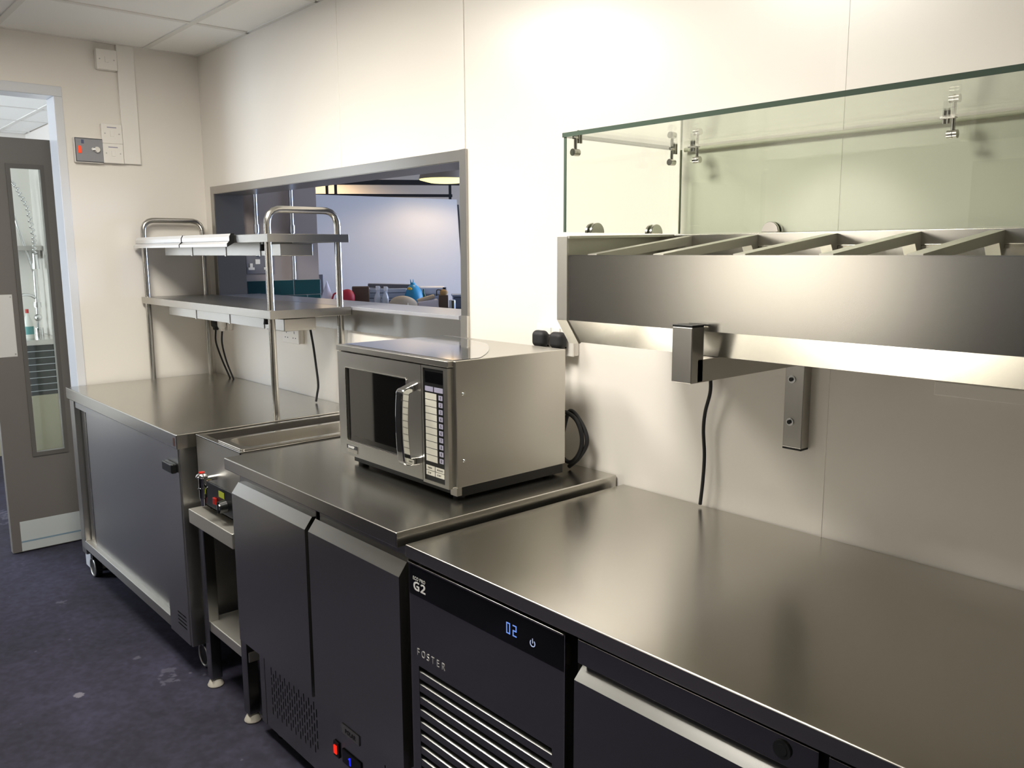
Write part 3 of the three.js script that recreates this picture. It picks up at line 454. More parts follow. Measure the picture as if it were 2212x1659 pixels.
// ================================================================ RIGHT-HAND REFRIGERATED COUNTER
{
  const t = thing('refrigerated_counter', 'long dark refrigerated counter with stainless worktop in the foreground', 'fridge', [3.45, 0, 0.35]);
  const X1 = 4.127;
  part(t, 'worktop', rb(2.711, X1, 0.836, 0.865, 0.003, 0.70, 0.0028), M.top);
  part(t, 'body', [bx(3.187, X1 - 0.005, 0.12, 0.836, 0.02, 0.645), bx(2.715, 3.187, 0.12, 0.836, 0.02, 0.42), bx(2.715, 3.187, 0.12, 0.128, 0.42, 0.665), bx(2.715, 3.187, 0.80, 0.836, 0.42, 0.645), bx(2.715, 2.720, 0.12, 0.836, 0.42, 0.668)], M.matt);
  // condenser fascia with louvre slats
  const f = part(t, 'fascia', alongZ(rect(2.7145, 3.184, 0.12, 0.756), 0.670, 0.692, [rect(2.741, 3.153, 0.130, 0.598)]), M.front);
  part(f, 'fascia_edge', bx(2.7125, 2.7145, 0.12, 0.827, 0.66, 0.692), M.bright); part(f, 'fascia_edge', bx(3.184, 3.1855, 0.12, 0.827, 0.66, 0.693), M.bright);
  for (let k = 0; k < 16; k++) { const y = 0.588 - k * 0.0293; part(f, 'louvre_slat', alongX([[0.664, y], [0.684, y], [0.6915, y - 0.0034], [0.6915, y - 0.0195], [0.664, y - 0.0195]], 2.7405, 3.1535), M.front); }
  const b = part(t, 'display_band', rb(2.7145, 3.184, 0.756, 0.8255, 0.668, 0.6935, 0.001), M.blackGloss);
  part(b, 'top_trim', [rb(2.7135, 3.185, 0.8245, 0.8285, 0.668, 0.697, 0.0012)], M.bright);
  part(b, 'lettering', [text('ECO PRO', 0.0072, 2.7285, 0.7915, 0.6936, 0.0004, fontThin, 1.12), text('G2', 0.0195, 2.7285, 0.7690, 0.6936, 0.0004, font, 1.35)], M.inkLight);
  // two seven-segment digits: 0 and 2
  const seg = (x, y, on) => { const w = 0.0105, h = 0.011, s = 0.0022, o = []; const sg = { a: [x, x + w, y + 2 * h - s, y + 2 * h], b: [x + w - s, x + w, y + h, y + 2 * h], c: [x + w - s, x + w, y, y + h], d: [x, x + w, y, y + s], e: [x, x + s, y, y + h], f: [x, x + s, y + h, y + 2 * h], g: [x, x + w, y + h - s / 2, y + h + s / 2] }; for (const k of on) o.push(bx(sg[k][0], sg[k][1], sg[k][2], sg[k][3], 0.6934, 0.6940)); return o; };
  part(b, 'led_digit', [...seg(3.032, 0.7765, 'abcdef'), ...seg(3.050, 0.7765, 'abged')], M.ledBlue);
  const arc = new THREE.TorusGeometry(0.0062, 0.0009, 6, 28, Math.PI * 1.55).rotateZ(Math.PI / 2 + Math.PI * 0.225).translate(3.104, 0.7815, 0.6937);
  part(b, 'power_symbol', [arc, bx(3.1033, 3.1047, 0.7815, 0.7905, 0.6933, 0.6940)], M.ledWhite);
  // raised chrome letters
  [...'FOSTER'].forEach((ch, k) => part(t, 'chrome_letter', text(ch, 0.0150, 2.7355 + k * 0.0176 + (ch === 'O' ? -0.0015 : 0), 0.6225, 0.6918, 0.0009, fontThin, 0.98), M.letter));
  part(t, 'gap_shade_strip', bx(3.1875, 3.213, 0.12, 0.83, 0.60, 0.655), M.black);  // black strip darkens the gap beside the door; shade put in as colour
  const door = (x0, x1) => {
    const r = part(t, 'door_rail', rb(x0, x1, 0.786, 0.829, 0.645, 0.692, 0.0012), M.front);
    const d = part(t, 'door', alongX([[0.650, 0.13], [0.697, 0.13], [0.70, 0.133], [0.70, 0.758], [0.672, 0.784], [0.664, 0.783], [0.664, 0.74], [0.650, 0.74]], x0, x1), M.front);
    part(d, 'gasket', bx(x0 + 0.008, x1 - 0.008, 0.14, 0.74, 0.645, 0.650), M.black);
    return r;
  };
  const r1 = door(3.215, 3.655); door(3.669, 4.12);
  part(r1, 'lock', [cyl([3.603, 0.809, 0.690], [3.603, 0.809, 0.695], 0.0135), cyl([3.603, 0.809, 0.695], [3.603, 0.809, 0.6955], 0.008)], M.rubber);
  for (const [x, z] of [[2.78, 0.6], [4.05, 0.6], [2.78, 0.1], [4.05, 0.1]]) part(t, 'castor', [cyl([x - 0.015, 0.05, z], [x + 0.015, 0.05, z], 0.05), bx(x - 0.02, x + 0.02, 0.08, 0.122, z - 0.02, z + 0.02)], M.rubber);
}
// ================================================================ WALL-HUNG TOPPING UNIT WITH GLASS SCREEN
{
  const t = thing('topping_unit', 'long stainless topping rail unit hung on wall brackets under glass', 'topping unit', [3.6, 1.283, 0.19]);
  const XE = 4.40;
  part(t, 'front_panel', alongX([[0.379, 1.4685], [0.382, 1.4685], [0.382, 1.333], [0.345, 1.283], [0.342, 1.285], [0.378, 1.335]], 2.876, XE), M.unit);
  part(t, 'front_lip', alongX([[0.360, 1.466], [0.3815, 1.466], [0.3815, 1.4705], [0.360, 1.4705]], 2.876, XE), M.bright);
  part(t, 'base', bx(2.876, XE, 1.283, 1.287, 0.004, 0.344), M.unit);
  part(t, 'back_rail', [rb(2.872, XE, 1.487, 1.516, 0.022, 0.036, 0.002), rb(2.872, XE, 1.44, 1.487, 0.030, 0.033, 0.001), bx(2.872, XE, 1.29, 1.515, 0.003, 0.006)], M.unit);
  part(t, 'end_panel', [alongX([[0.003, 1.283], [0.345, 1.283], [0.384, 1.335], [0.384, 1.509], [0.003, 1.516]], 2.848, 2.852), alongX([[0.340, 1.281], [0.378, 1.333], [0.3855, 1.333], [0.3475, 1.279]], 2.848, 2.878), rb(2.848, 2.8785, 1.332, 1.510, 0.3795, 0.3855, 0.001), alongX([[0.003, 1.512], [0.384, 1.505], [0.384, 1.510], [0.003, 1.517]], 2.848, 2.884)], M.bar);
  part(t, 'liner', [bx(2.872, XE, 1.40, 1.404, 0.04, 0.375), bx(2.872, XE, 1.40, 1.48, 0.036, 0.039)], M.unit);
  for (const x of [2.925, 3.10, 3.282, 3.447, 3.590, 3.76, 3.93]) {
    const b = part(t, 'divider_bar', [alongX([[0.034, 1.512], [0.358, 1.4725], [0.358, 1.458], [0.034, 1.492]], x - 0.0125, x + 0.0125)], M.bar);
    part(b, 'bar_hook', [alongX([[0.034, 1.492], [0.060, 1.49], [0.046, 1.468], [0.034, 1.462]], x - 0.0125, x + 0.0125)], M.bar);
  }
}
for (const [x, lab] of [[3.2125, 'square tube wall bracket with upturned end under the topping unit'], [4.22, 'far right wall bracket under the topping unit']]) {
  const t = thing('wall_bracket', lab, 'bracket', [x, 1.05, 0], 'topping unit brackets');
  const a = x - 0.0225, b = x + 0.0225;
  part(t, 'wall_leg', rb(a, b, 1.055, 1.282, 0.0005, 0.030, 0.002), M.steel);
  part(t, 'arm', alongX([[0.03, 1.24], [0.405, 1.24], [0.405, 1.282], [0.03, 1.282]], a, b), M.steel);
  part(t, 'upstand', rb(a, b, 1.2395, 1.342, 0.388, 0.424, 0.002), M.steel);
  part(t, 'end_plug', [rb(a, b, 1.342, 1.346, 0.388, 0.424, 0.001), rb(a, b, 1.051, 1.055, 0.0005, 0.030, 0.001)], M.black);
  for (const y of [1.205, 1.112]) { const w = part(t, 'washer', cyl([x - 0.006, y, 0.030], [x - 0.006, y, 0.0325], 0.0085), M.alu); part(w, 'bolt', cyl([x - 0.006, y, 0.0325], [x - 0.006, y, 0.036], 0.0045), M.ctrlBlack); }
}
{
  const t = thing('glass_screen', 'clear green-edged glass sneeze screen above the topping unit', 'glass screen', [3.6, 1.517, 0.2]);
  const XE = 4.38;
  const pane = (nm, g, edges) => { const p = part(t, nm, g, M.glass); for (const e of edges) part(p, 'polished_edge', e, M.glassEdge); return p; };
  pane('top_pane', bx(2.870, XE, 1.7115, 1.7195, 0.012, 0.3895), [bx(2.869, XE, 1.711, 1.720, 0.3895, 0.391), bx(2.8685, 2.870, 1.711, 1.720, 0.012, 0.391)]);
  part(t, 'rear_seal', cyl([2.89, 1.711, 0.0085], [XE, 1.711, 0.0085], 0.0045), plain(0xb9b8a6, 0.3));
  pane('end_pane', bx(2.872, 2.878, 1.518, 1.711, 0.012, 0.388), [bx(2.8715, 2.8785, 1.518, 1.711, 0.388, 0.3895)]);
  pane('back_pane', bx(2.888, XE, 1.518, 1.711, 0.016, 0.022), []);
  part(t, 'back_pane_edge', bx(2.8865, 2.888, 1.518, 1.711, 0.0155, 0.0225), M.paleEdge);
  const disc = (x, y, z, ax) => { const s = new THREE.Shape(); s.absarc(0, 0, 0.0205, -0.05, Math.PI + 0.05); const g = new THREE.ExtrudeGeometry(s, { depth: 0.005, bevelEnabled: true, bevelSize: 0.0008, bevelThickness: 0.0008, bevelOffset: -0.0008, bevelSegments: 1, curveSegments: 20 }); if (ax === 'x') g.rotateY(Math.PI / 2); return g.translate(x, y, z); };
  for (const z of [0.298, 0.098]) part(t, 'glass_clamp', [disc(2.8795, 1.5185, z, 'x'), disc(2.866, 1.5185, z, 'x'), bx(2.864, 2.8845, 1.5175, 1.519, z - 0.014, z + 0.014)], M.bright);
  for (const x of [3.136, 3.80]) part(t, 'glass_clamp', [disc(x, 1.5185, 0.0235), disc(x, 1.5185, 0.0095), bx(x - 0.016, x + 0.016, 1.5165, 1.519, 0.0095, 0.028)], M.bright);
  // swivel connectors between panes: a plate through the top pane, a stem and a ball clip
  const conn = (x, z, dx, dz) => part(t, 'glass_connector', [cyl([x, 1.709, z], [x, 1.686, z], 0.0036), cyl([x - 0.0085 * Math.abs(dz || 0) - 0.0085 * (dx ? 0.0 : 0), 1.681, z - (dx ? 0.0085 : 0)], [x + 0.0085 * Math.abs(dz || 0), 1.681, z + (dx ? 0.0085 : 0)], 0.0075), ball(x, 1.681, z, 0.0078), rb(x - 0.005 - 0.018 * (dz ? 1 : 0), x + 0.005 + 0, 1.708, 1.7115, z - 0.005, z + 0.005 + 0.018 * (dx ? 1 : 0) * (z > 0.2 ? -1 : 1) * 0, 0.001), cyl([x - 0.016 * (dz ? 1 : 0), 1.7, z + 0.016 * dx], [x - 0.016 * (dz ? 1 : 0), 1.726, z + 0.016 * dx], 0.0032), cyl([x - 0.009 * (dz ? 1 : 0), 1.7, z + 0.009 * dx], [x - 0.009 * (dz ? 1 : 0), 1.726, z + 0.009 * dx], 0.0032)], M.bright);
  conn(2.886, 0.370, -1, 0); conn(2.886, 0.052, -1, 0); conn(2.956, 0.050, 0, 1); conn(3.508, 0.050, 0, 1); conn(4.1, 0.050, 0, 1);
}

// ================================================================ NEXT ROOM THROUGH THE HATCH (cafe side)
const CH = 2.95;
{
  const w = shell('wall_cafe', 'walls of the cafe room beyond the hatch');
  part(w, 'wall_panel', [bx(-6.1, -6.0, 0, CH, -7.1, -0.14), bx(-6.0, -1.5, 0, CH, -7.1, -7.0), bx(3.5, 4.5, 0, CH, -7.1, -7.0), bx(-1.5, 3.5, 0, 0.5, -7.1, -7.0), bx(-1.5, 3.5, 2.6, CH, -7.1, -7.0), bx(-6.0, -3.6, 0, CH, -0.24, -0.14)], M.cafeWall);
  const f = new THREE.Mesh(merge(bx(-6.1, 4.6, -0.12, -0.002, -7.1, -0.151)), M.cafeFloor); f.name = 'floor_cafe'; f.userData = { kind: 'structure' }; scene.add(f);
  part(w, 'dark_panelling', bx(4.5, 4.6, 0, CH, -7.1, -0.14), plain(0x3a322b, 0.6));
  const c = shell('ceiling_cafe'); part(c, 'ceiling_panel', bx(-6.1, 4.6, CH, CH + 0.1, -7.1, -0.004), M.cafeWall);
  const n = shell('window_2', 'shop front window of the cafe room');
  for (const g of [bx(-1.5, 3.5, 0.5, 0.56, -7.06, -7.0), bx(-1.5, 3.5, 2.54, 2.6, -7.06, -7.0), bx(-1.5, -1.44, 0.56, 2.54, -7.06, -7.0), bx(3.44, 3.5, 0.56, 2.54, -7.06, -7.0), bx(0.97, 1.03, 0.56, 2.54, -7.06, -7.0)]) part(n, 'window_frame', g, M.blackMetal);
  part(n, 'window_pane', bx(-1.44, 3.44, 0.56, 2.54, -7.05, -7.04), plain(0xffffff, 0.4, { emissive: new THREE.Color().setRGB(0.72, 0.82, 1.0), emissiveIntensity: 2.2 }));
  areaLight(new THREE.Color().setRGB(0.52, 0.67, 1.0), CAFE_DAY, 4.8, 1.9, [1.0, 1.55, -6.99], [1.0, 1.4, 0]);
  // short return wall behind the hatch, with tiles
  const s = shell('wall_return', 'grey painted return wall with dark green metro tiles');
  part(s, 'wall_panel', bx(-0.1, 0.1, 0, CH, -0.545, -0.14), M.greyWall);
  const tilesBack = part(s, 'grout_bed', bx(0.1, 0.1035, 0.9, 1.338, -0.549, -0.14), M.grout); void tilesBack;
  for (let r = 0; r < 5; r++) { const y1 = 1.336 - r * 0.0785, off = r % 2 ? 0.075 : 0; for (let z = -0.547 + (off ? -0.075 : 0); z < -0.15; z += 0.1535) { const a = Math.max(-0.5475, z), b = Math.min(-0.141, z + 0.15); if (b - a > 0.01) part(s, 'metro_tile', rb(0.1035, 0.1105, y1 - 0.075, y1, a, b, 0.0025), M.greenTile); } }
}
{
  const s = thing('cafe_socket', 'grey metal twin socket with white inserts seen through the hatch', 'socket', [0.1, 1.38, -0.215]);
  part(s, 'faceplate', rb(0.1005, 0.110, 1.372, 1.462, -0.288, -0.142, 0.002), M.greyPlate);
  for (const z of [-0.168, -0.250]) part(s, 'insert', [bx(0.1095, 0.1115, 1.392, 1.404, z - 0.016, z + 0.016), bx(0.1095, 0.1115, 1.404, 1.424, z - 0.007, z + 0.007)], M.whitePlastic);
  part(s, 'rocker', [rb(0.1095, 0.113, 1.420, 1.444, -0.214, -0.190, 0.001)], M.whitePlastic);
  for (const [z, y, lab] of [[-0.203, 1.59, 'galvanised conduit dropping to a coupling, nearer the hatch frame'], [-0.396, 1.34, 'galvanised conduit on the grey wall, the one nearer the white board']]) {
    const c = thing('conduit_pipe', lab, 'pipe', [0.115, y, z], 'conduits on the grey return wall');
    part(c, 'pipe', cyl([0.112, y, z], [0.112, 2.9, z], 0.010), M.galv);
    part(c, 'coupling', cyl([0.112, 1.575, z], [0.112, 1.615, z], 0.0135), M.galv);
  }
  part(scene.getObjectByName('conduit_pipe'), 'bend', cyl([0.112, 1.46, -0.203], [0.112, 1.6, -0.203], 0.010), M.galv);
}
// things stand in a frame turned to face the hatch: r to the right, d away, from the camera side
const RT = [0.55139, -0.83425], NF = [-0.83425, -0.55139], TURN = 0.98682;
const far = (r, y, d) => [4.1567 + r * RT[0] + d * NF[0], y, 1.6648 + r * RT[1] + d * NF[1]];
const there = (name, label, cat, r, y, d, group) => thing(name, label, cat, far(r, y, d), group, TURN);
const CT = 1.0;
{
  const t = there('bar_counter', 'dark cafe bar counter beyond the hatch under the clutter', 'counter', 0, 0, 7.05);
  part(t, 'counter_top', rb(-0.75, 1.0, CT - 0.04, CT, -0.32, 0.25, 0.004), plain(0x4a4d55, 0.4), true);
  part(t, 'counter_front', bx(-0.72, 0.97, 0.004, CT - 0.04, -0.3, 0.22), plain(0x3a3c40, 0.6), true);
  // big white board propped behind
  const b = thing('white_board', 'large white sheet board propped up behind the bar clutter', 'board', [-2.30, 0, -2.55], undefined, Math.atan2(0.96, 0.278));
  const bs = new THREE.Shape([[-0.95, 0], [0.765, 0], [0.655, 1.945], [-0.95, 1.965]].map(p => new THREE.Vector2(...p)));
  part(b, 'sheet', new THREE.ExtrudeGeometry(bs, { depth: 0.012, bevelEnabled: false }), M.board, true);
  part(b, 'edge_strip', new THREE.ExtrudeGeometry(new THREE.Shape([[0.775, 0], [0.80, 0], [0.675, 1.9], [0.655, 1.9]].map(p => new THREE.Vector2(...p))), { depth: 0.02, bevelEnabled: false }).translate(0.0, 0, -0.01), M.blackMetal, true);
  const s = there('steel_screen', 'black steel framed screen above the white board', 'screen', 0, 0, 9.0);
  part(s, 'upper_rail', bx(-1.6, 1.3, 2.155, 2.205, -0.03, 0.03), M.blackMetal, true);
  part(s, 'lower_rail', bx(-1.6, 0.62, 2.035, 2.062, -0.03, 0.03), M.blackMetal, true);
  for (const x of [-0.655, -0.568, 0.598, 0.715]) part(s, 'post', bx(x - 0.013, x + 0.013, 0, CH - 0.02, -0.028, 0.028), M.blackMetal, true);
  const back = shell('wall_cafe_partition', 'warm lit cafe wall behind the steel screen'); back.position.set(...far(0, 0, 10)); back.rotation.y = TURN;
  { const m = new THREE.Mesh(merge(bx(-2.2, 1.6, 0, CH, -0.05, 0.05)), M.cafeWall); m.name = 'wall_panel'; back.add(m); }
  const lampMat = plain(0xfff2b0, 0.6, { emissive: new THREE.Color().setRGB(1.0, 0.86, 0.30), emissiveIntensity: 1.6 });
  const lamp = (r, y, d, R, lab, power) => {
    const l = there('pendant_lamp', lab, 'lamp', r, y, d, 'cafe pendant lamps');
    part(l, 'shade', lathe([[R, 0], [R, 0.012], [R * 0.93, 0.06], [R * 0.7, 0.13], [0.04, 0.19], [0.025, 0.22], [0.0, 0.22]], 0, 0, 0, 40), plain(0x8a8178, 0.5), true);
    part(l, 'diffuser', lathe([[0, -0.03], [R * 0.6, -0.026], [R * 0.985, -0.004], [R * 0.985, 0.006], [0, 0.008]], 0, 0, 0, 40), lampMat, true);
    part(l, 'cord', cyl([0, 0.22, 0], [0, CH - y, 0], 0.005), M.black, true);
    const p = new THREE.SpotLight(new THREE.Color().setRGB(1, 0.72, 0.42), power, 0, 1.5, 0.25); p.position.set(...far(r, y - 0.05, d)); p.target.position.set(...far(r, 0, d)); p.castShadow = true; p.shadow.radius = 6; scene.add(p, p.target);
  };
  lamp(0.45, 2.075, 7.3, 0.222, 'round pendant lamp glowing yellow at the right of the hatch', 1.6);
  lamp(-0.75, 2.45, 9.5, 0.2, 'pendant lamp hidden behind the hatch lintel', 4);
}
// clutter on the bar
{
  const lumpy = (rx, ry, rz, seed, amp, lowFlat = true) => { const g = new THREE.SphereGeometry(1, 28, 20), p = g.attributes.position, r = rng(seed), k = Array.from({ length: 9 }, () => [r() * 5 - 2.5, r() * 5 - 2.5, r() * 5 - 2.5, r() * 6]); for (let i = 0; i < p.count; i++) { const x = p.getX(i), y = p.getY(i), z = p.getZ(i); let n = 0; for (const [a, b, c, d] of k) n += Math.sin(a * x + b * y + c * z + d); const s = 1 + amp * n / 3; p.setXYZ(i, rx * x * s, Math.max(lowFlat ? -0.75 * ry : -9, ry * y * s), rz * z * s); } g.computeVertexNormals(); g.computeBoundingBox(); return g.translate(0, -g.boundingBox.min.y, 0); };
  const item = (name, label, cat, r, d, parts, grp) => { const t = there(name, label, cat, r, CT, d, grp); for (const [n, g, m] of parts) part(t, n, g, m, true); return t; };
  item('red_bag', 'red carrier bag with loop handle on the bar', 'bag', -0.395, 7.0, [['bag', lumpy(0.075, 0.105, 0.06, 4, 0.14), plain(0xb02438, 0.5)], ['handle', tube([[-0.085, 0.03, 0.03], [-0.105, 0.08, 0.03], [-0.09, 0.14, 0.02], [-0.06, 0.15, 0.0]], 0.007, 24, 8), plain(0xb02438, 0.5)]]);
  item('cardboard_box', 'brown cardboard box standing right of the red bag', 'box', -0.277, 7.12, [['box', rb(-0.068, 0.068, 0, 0.194, -0.05, 0.05, 0.003), M.cardBrown], ['flap', bx(-0.068, 0.068, 0.194, 0.1955, -0.05, 0.0), M.cardBrown]]);
  for (const [r, lab, h] of [[-0.138, 'clear spray bottle with white trigger, nearer the brown box', 0.17], [-0.075, 'clear spray bottle with white trigger, nearer the blue bag', 0.165]])
    item('spray_bottle', lab, 'bottle', r, 6.95, [['bottle', lathe([[0, 0], [0.026, 0], [0.028, 0.006], [0.028, 0.10], [0.024, 0.125], [0.011, 0.15], [0.011, h], [0, h]], 0, 0, 0), plain(0xb9bfc9, 0.2)], ['trigger', [rb(-0.012, 0.018, h, h + 0.035, -0.010, 0.010, 0.003), bx(0.012, 0.026, h + 0.015, h + 0.028, -0.006, 0.006), rb(0.012, 0.018, h - 0.03, h + 0.015, -0.004, 0.004, 0.002)], plain(0xe6e8ee, 0.4)]], 'spray bottles on the bar');
  item('paper_sleeve', 'small white carton with dark blue label beside the spray bottles', 'carton', -0.030, 7.0, [['carton', rb(-0.022, 0.016, 0, 0.085, -0.02, 0.02, 0.002), plain(0xd9dde8, 0.5)], ['label', bx(-0.02, 0.0, 0.045, 0.09, 0.0201, 0.0206), plain(0x2c3560, 0.5)]]);
  item('bread_loaf', 'beige paper-wrapped loaf lying in front of the blue bag', 'bread', 0.068, 6.90, [['loaf', lumpy(0.105, 0.07, 0.05, 21, 0.08), M.cardPale], ['wrapper', new THREE.TorusGeometry(0.058, 0.004, 8, 30, Math.PI).rotateY(Math.PI / 2).scale(1, 1.15, 0.9).translate(0.035, 0.04, 0), plain(0xe4dccb, 0.6)]]);
  item('blue_bag', 'knotted bright blue plastic bag with yellow mark', 'bag', 0.155, 7.12, [['bag', lumpy(0.082, 0.125, 0.075, 33, 0.10), plain(0x1f86b4, 0.4)], ['knot', [lumpy(0.022, 0.03, 0.018, 8, 0.25).translate(-0.005, 0.185, 0), cyl([-0.016, 0.21, 0], [-0.022, 0.25, 0], 0.007, 0.002), cyl([0.0, 0.21, 0], [0.002, 0.25, 0], 0.007, 0.002)], plain(0x2391bf, 0.4)], ['print', lumpy(0.018, 0.014, 0.006, 5, 0.1).translate(-0.03, 0.165, 0.058), plain(0xd6b13c, 0.5)]]);
  item('white_packet', 'crumpled white food packet leaning right of the blue bag', 'packet', 0.275, 6.96, [['packet', rb(-0.085, 0.085, 0.012, 0.085, -0.04, 0.04, 0.01).rotateZ(0.12), plain(0xd6d0d6, 0.55)], ['lid', rb(-0.07, 0.08, 0.085, 0.115, -0.045, 0.03, 0.012).rotateZ(0.28), M.cardPale]]);
  item('paper_bag', 'brown paper bag with handle near the hatch right edge', 'bag', 0.395, 6.95, [['bag', rb(-0.038, 0.038, 0, 0.125, -0.03, 0.03, 0.006), M.cardBrown], ['handle', tube([[-0.055, 0.12, 0], [-0.052, 0.165, 0], [-0.02, 0.165, 0], [0.0, 0.15, 0]], 0.004, 24, 8), M.black], ['filling', lumpy(0.03, 0.03, 0.025, 3, 0.2).translate(0.0, 0.12, 0), plain(0xa08050, 0.8)]]);
  item('glass_jar', 'small clear jar with white rim beside the paper bag', 'jar', 0.462, 6.88, [['jar', lathe([[0, 0], [0.026, 0], [0.026, 0.085], [0.022, 0.09], [0, 0.09]], 0, 0, 0), plain(0xc8d0da, 0.15)], ['contents', bx(-0.008, 0.012, 0.02, 0.085, 0.0255, 0.027), plain(0x4b4a30, 0.5)]]);
  item('green_bottle', 'small dark green bottle behind the white packet', 'bottle', 0.243, 7.2, [['bottle', lathe([[0, 0], [0.018, 0], [0.018, 0.11], [0.007, 0.135], [0.007, 0.165], [0, 0.165]], 0, 0, 0), plain(0x2d5a4a, 0.15)]]);
  item('dark_flask', 'dark capped flask standing at the right of the bar', 'flask', 0.418, 7.15, [['flask', lathe([[0, 0], [0.028, 0], [0.028, 0.12], [0.016, 0.145], [0.016, 0.165], [0, 0.165]], 0, 0, 0), plain(0x6d6470, 0.3)], ['cap', cyl([0, 0.165, 0], [0, 0.18, 0], 0.017), M.black]]);
  item('foil_stack', 'stack of pale wrapped trays behind the spray bottles', 'trays', -0.06, 7.25, [['tray', rb(-0.16, 0.16, 0, 0.045, -0.07, 0.07, 0.008), plain(0x5d6b80, 0.3)], ['tray', rb(-0.155, 0.165, 0.047, 0.09, -0.07, 0.07, 0.008), plain(0xb8c6dc, 0.3)], ['tray', rb(-0.16, 0.155, 0.092, 0.135, -0.07, 0.07, 0.008), plain(0xaebcd2, 0.3)], ['tray', rb(-0.15, 0.16, 0.137, 0.175, -0.07, 0.07, 0.008), plain(0xc0cbdf, 0.3)], ['lid', rb(-0.165, 0.20, 0.177, 0.21, -0.06, 0.06, 0.004).rotateZ(-0.03), plain(0x67656a, 0.4)]]);
  item('plastic_tray', 'flat pale lid stack right of the blue bag', 'trays', 0.30, 7.3, [['tray', rb(-0.09, 0.12, 0, 0.11, -0.06, 0.06, 0.01), plain(0xb4c2da, 0.3)], ['lid', rb(-0.10, 0.13, 0.11, 0.185, -0.07, 0.07, 0.02), plain(0xc9cfdf, 0.3)]]);
  item('grey_crate', 'blue grey crate at the far right behind the jar', 'crate', 0.58, 7.2, [['crate', rb(-0.09, 0.12, 0, 0.10, -0.08, 0.08, 0.01), plain(0x5e6b80, 0.5)], ['lid', rb(-0.10, 0.12, 0.10, 0.12, -0.09, 0.09, 0.006), plain(0x8c97aa, 0.5)]]);
  item('white_cloth', 'white cloth heap at the left end of the bar', 'cloth', -0.545, 7.08, [['cloth', new THREE.ConeGeometry(0.085, 0.25, 14, 4).translate(0, 0.125, 0), plain(0xd2d0e0, 0.8)]]);
  item('leaning_board', 'slim grey board standing at the end of the tiled wall', 'board', -0.63, 7.36, [['sheet', rb(-0.06, 0.035, 0, 0.29, -0.012, 0.012, 0.003), plain(0x777c88, 0.5)]]);
}
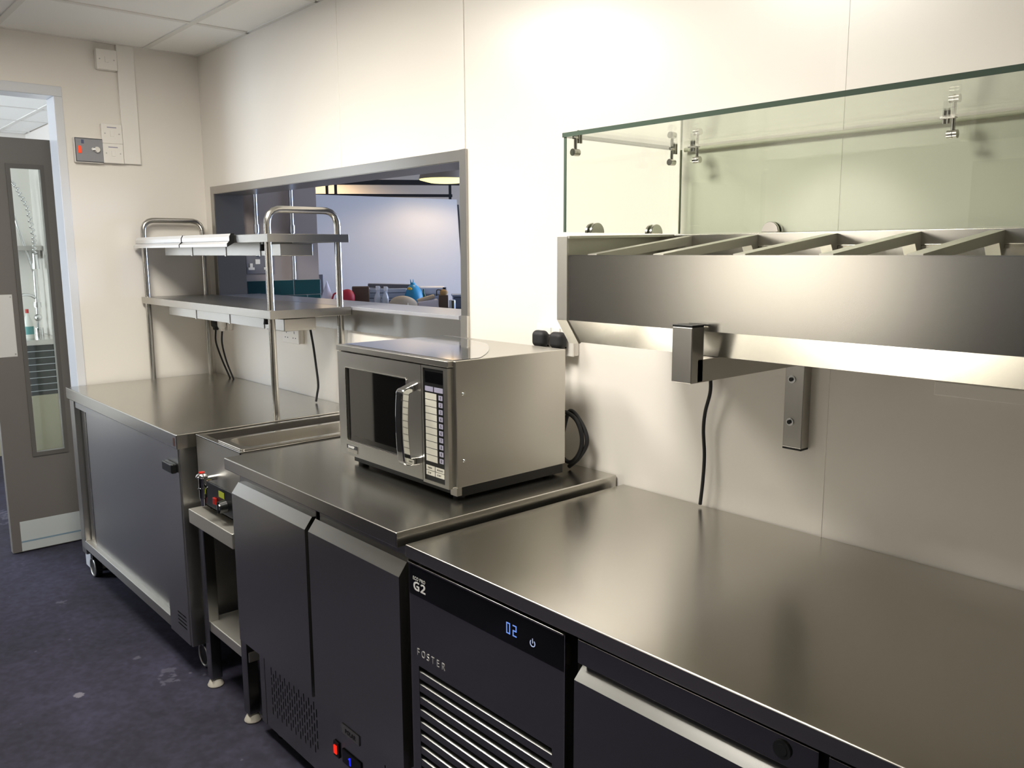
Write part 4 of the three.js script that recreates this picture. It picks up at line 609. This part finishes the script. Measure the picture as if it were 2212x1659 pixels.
// ================================================================ WASH-UP ROOM THROUGH THE DOOR GLASS
{
  const t = thing('wash_counter', 'steel wash-up sink unit seen through the door glass', 'sink', [-3.2, 0, 0.1]);
  part(t, 'sink_top', [rb(-3.49, -2.9, 0.80, 0.84, 0.01, 0.9, 0.003)], M.bright);
    part(t, 'dark_front', bx(-3.45, -2.93, 0.42, 0.80, 0.02, 0.88), plain(0x30332f, 0.35));
  const gr = []; for (let k = 0; k < 7; k++) gr.push(bx(-2.93, -2.925, 0.45 + k * 0.05, 0.455 + k * 0.05, 0.04, 0.8)); part(t, 'rack_bar', gr, M.galv);
  part(t, 'plinth', bx(-3.4, -2.9, 0.003, 0.42, 0.02, 0.88), plain(0xa29c84, 0.6));
  const f = thing('spray_tap', 'chrome pre-rinse spray tap with coiled hose behind the door glass', 'tap', [-3.2, 0.84, 0.07]);
  part(f, 'column', [cyl([-3.3, 0.84, 0.075], [-3.3, 1.34, 0.066], 0.014), cyl([-3.3, 1.06, 0.07], [-3.3, 1.10, 0.07], 0.03), cyl([-3.3, 0.84, 0.075], [-3.3, 0.90, 0.075], 0.035), ball(-3.3, 0.98, 0.072, 0.03)], M.chrome);
  part(f, 'arm', tube([[-3.3, 1.13, 0.07], [-3.28, 1.16, 0.13], [-3.24, 1.15, 0.2], [-3.22, 1.08, 0.22]], 0.012, 30), M.chrome);
  const hose = []; for (let k = 0; k <= 160; k++) { const s = k / 160, a = s * Math.PI * 2 * 20, c = [[0.20, 2.02], [0.164, 1.985], [0.094, 1.82], [0.07, 1.6], [0.078, 1.45]], q = s * 4, i = Math.min(3, Math.floor(q)), u = q - i, z = c[i][0] * (1 - u) + c[i + 1][0] * u, y = c[i][1] * (1 - u) + c[i + 1][1] * u; hose.push([-3.2 + 0.012 * Math.cos(a), y, z + 0.014 * Math.sin(a)]); }
  part(f, 'spring_hose', tube(hose, 0.006, 320, 6), M.chrome);
  part(f, 'riser', cyl([-3.3, 1.3, 0.066], [-3.3, 2.06, 0.24], 0.010), M.chrome);
  part(f, 'spray_head', [cyl([-3.2, 1.47, 0.077], [-3.2, 1.36, 0.077], 0.02, 0.028)], M.chrome);
  const sh = thing('wall_shelf', 'steel wall shelf behind the spray tap', 'shelf', [-3.4, 1.43, 0.1]);
  part(sh, 'board', rb(-3.499, -3.25, 1.50, 1.535, 0.01, 0.9, 0.002), M.steel); part(sh, 'bracket', [bx(-3.499, -3.28, 1.44, 1.50, 0.02, 0.03), bx(-3.499, -3.28, 1.44, 1.50, 0.5, 0.51)], M.steel);
  const bt = thing('detergent_bottle', 'white detergent bottle on the wash-up sink', 'bottle', [-3.1, 0.84, 0.19]);
  part(bt, 'bottle', lathe([[0, 0], [0.035, 0], [0.035, 0.12], [0.015, 0.17], [0.015, 0.19], [0, 0.19]], -3.1, 0.84, 0.185), plain(0xd8d8d0, 0.3)); part(bt, 'label', new THREE.CylinderGeometry(0.0356, 0.0356, 0.06, 20, 1, true).translate(-3.1, 0.90, 0.185), plain(0x4a8a88, 0.5)); part(bt, 'cap', cyl([-3.1, 1.03, 0.185], [-3.1, 1.06, 0.185], 0.012), M.red);
}
// ================================================================ KITCHEN BEHIND THE CAMERA (mirrored in the steel)
{
  const c = thing('cooking_range', 'dark cooking range against the opposite wall', 'range', [4.2, 0, 3.6]);
  part(c, 'body', rb(0.6, 5.8, 0.1, 0.9, 3.2, 3.98, 0.01), M.rubber);
  part(c, 'splashback', bx(2.05, 5.9, 0.9, 2.0, 3.94, 3.99), plain(0x2a2722, 0.4));
  part(c, 'leg', [bx(0.65, 0.7, 0, 0.1, 3.3, 3.35), bx(5.7, 5.75, 0, 0.1, 3.3, 3.35)], M.black);
  const f = thing('upright_fridge', 'tall dark upright fridge in the corner opposite', 'fridge', [0.23, 0, 3.66]);
  part(f, 'cabinet', rb(0.02, 0.45, 0.1, 1.95, 3.35, 3.97, 0.01), M.rubber); part(f, 'handle', rb(0.40, 0.42, 0.9, 1.2, 3.325, 3.35, 0.004), M.bright); part(f, 'leg', [bx(0.05, 0.1, 0, 0.1, 3.4, 3.45), bx(0.38, 0.43, 0, 0.1, 3.4, 3.45), bx(0.05, 0.1, 0, 0.1, 3.85, 3.9), bx(0.38, 0.43, 0, 0.1, 3.85, 3.9)], M.black);
}
{
  const t = thing('tall_cabinet', 'tall dark storage cabinet on the end wall past the doorway', 'cabinet', [0.26, 0, 2.55]);
  part(t, 'carcass', rb(0.006, 0.5, 0.1, 1.9, 1.88, 3.1, 0.008), M.rubber); part(t, 'plinth', bx(0.02, 0.46, 0, 0.1, 1.91, 3.07), M.black);
  for (const z of [2.52, 2.58]) part(t, 'handle', rb(0.5, 0.525, 0.95, 1.15, z - 0.008, z + 0.008, 0.004), M.bright);
}
scene.traverse(o => { if (o.isMesh) { o.castShadow = true; o.receiveShadow = true; } });
renderer.render(scene, camera);
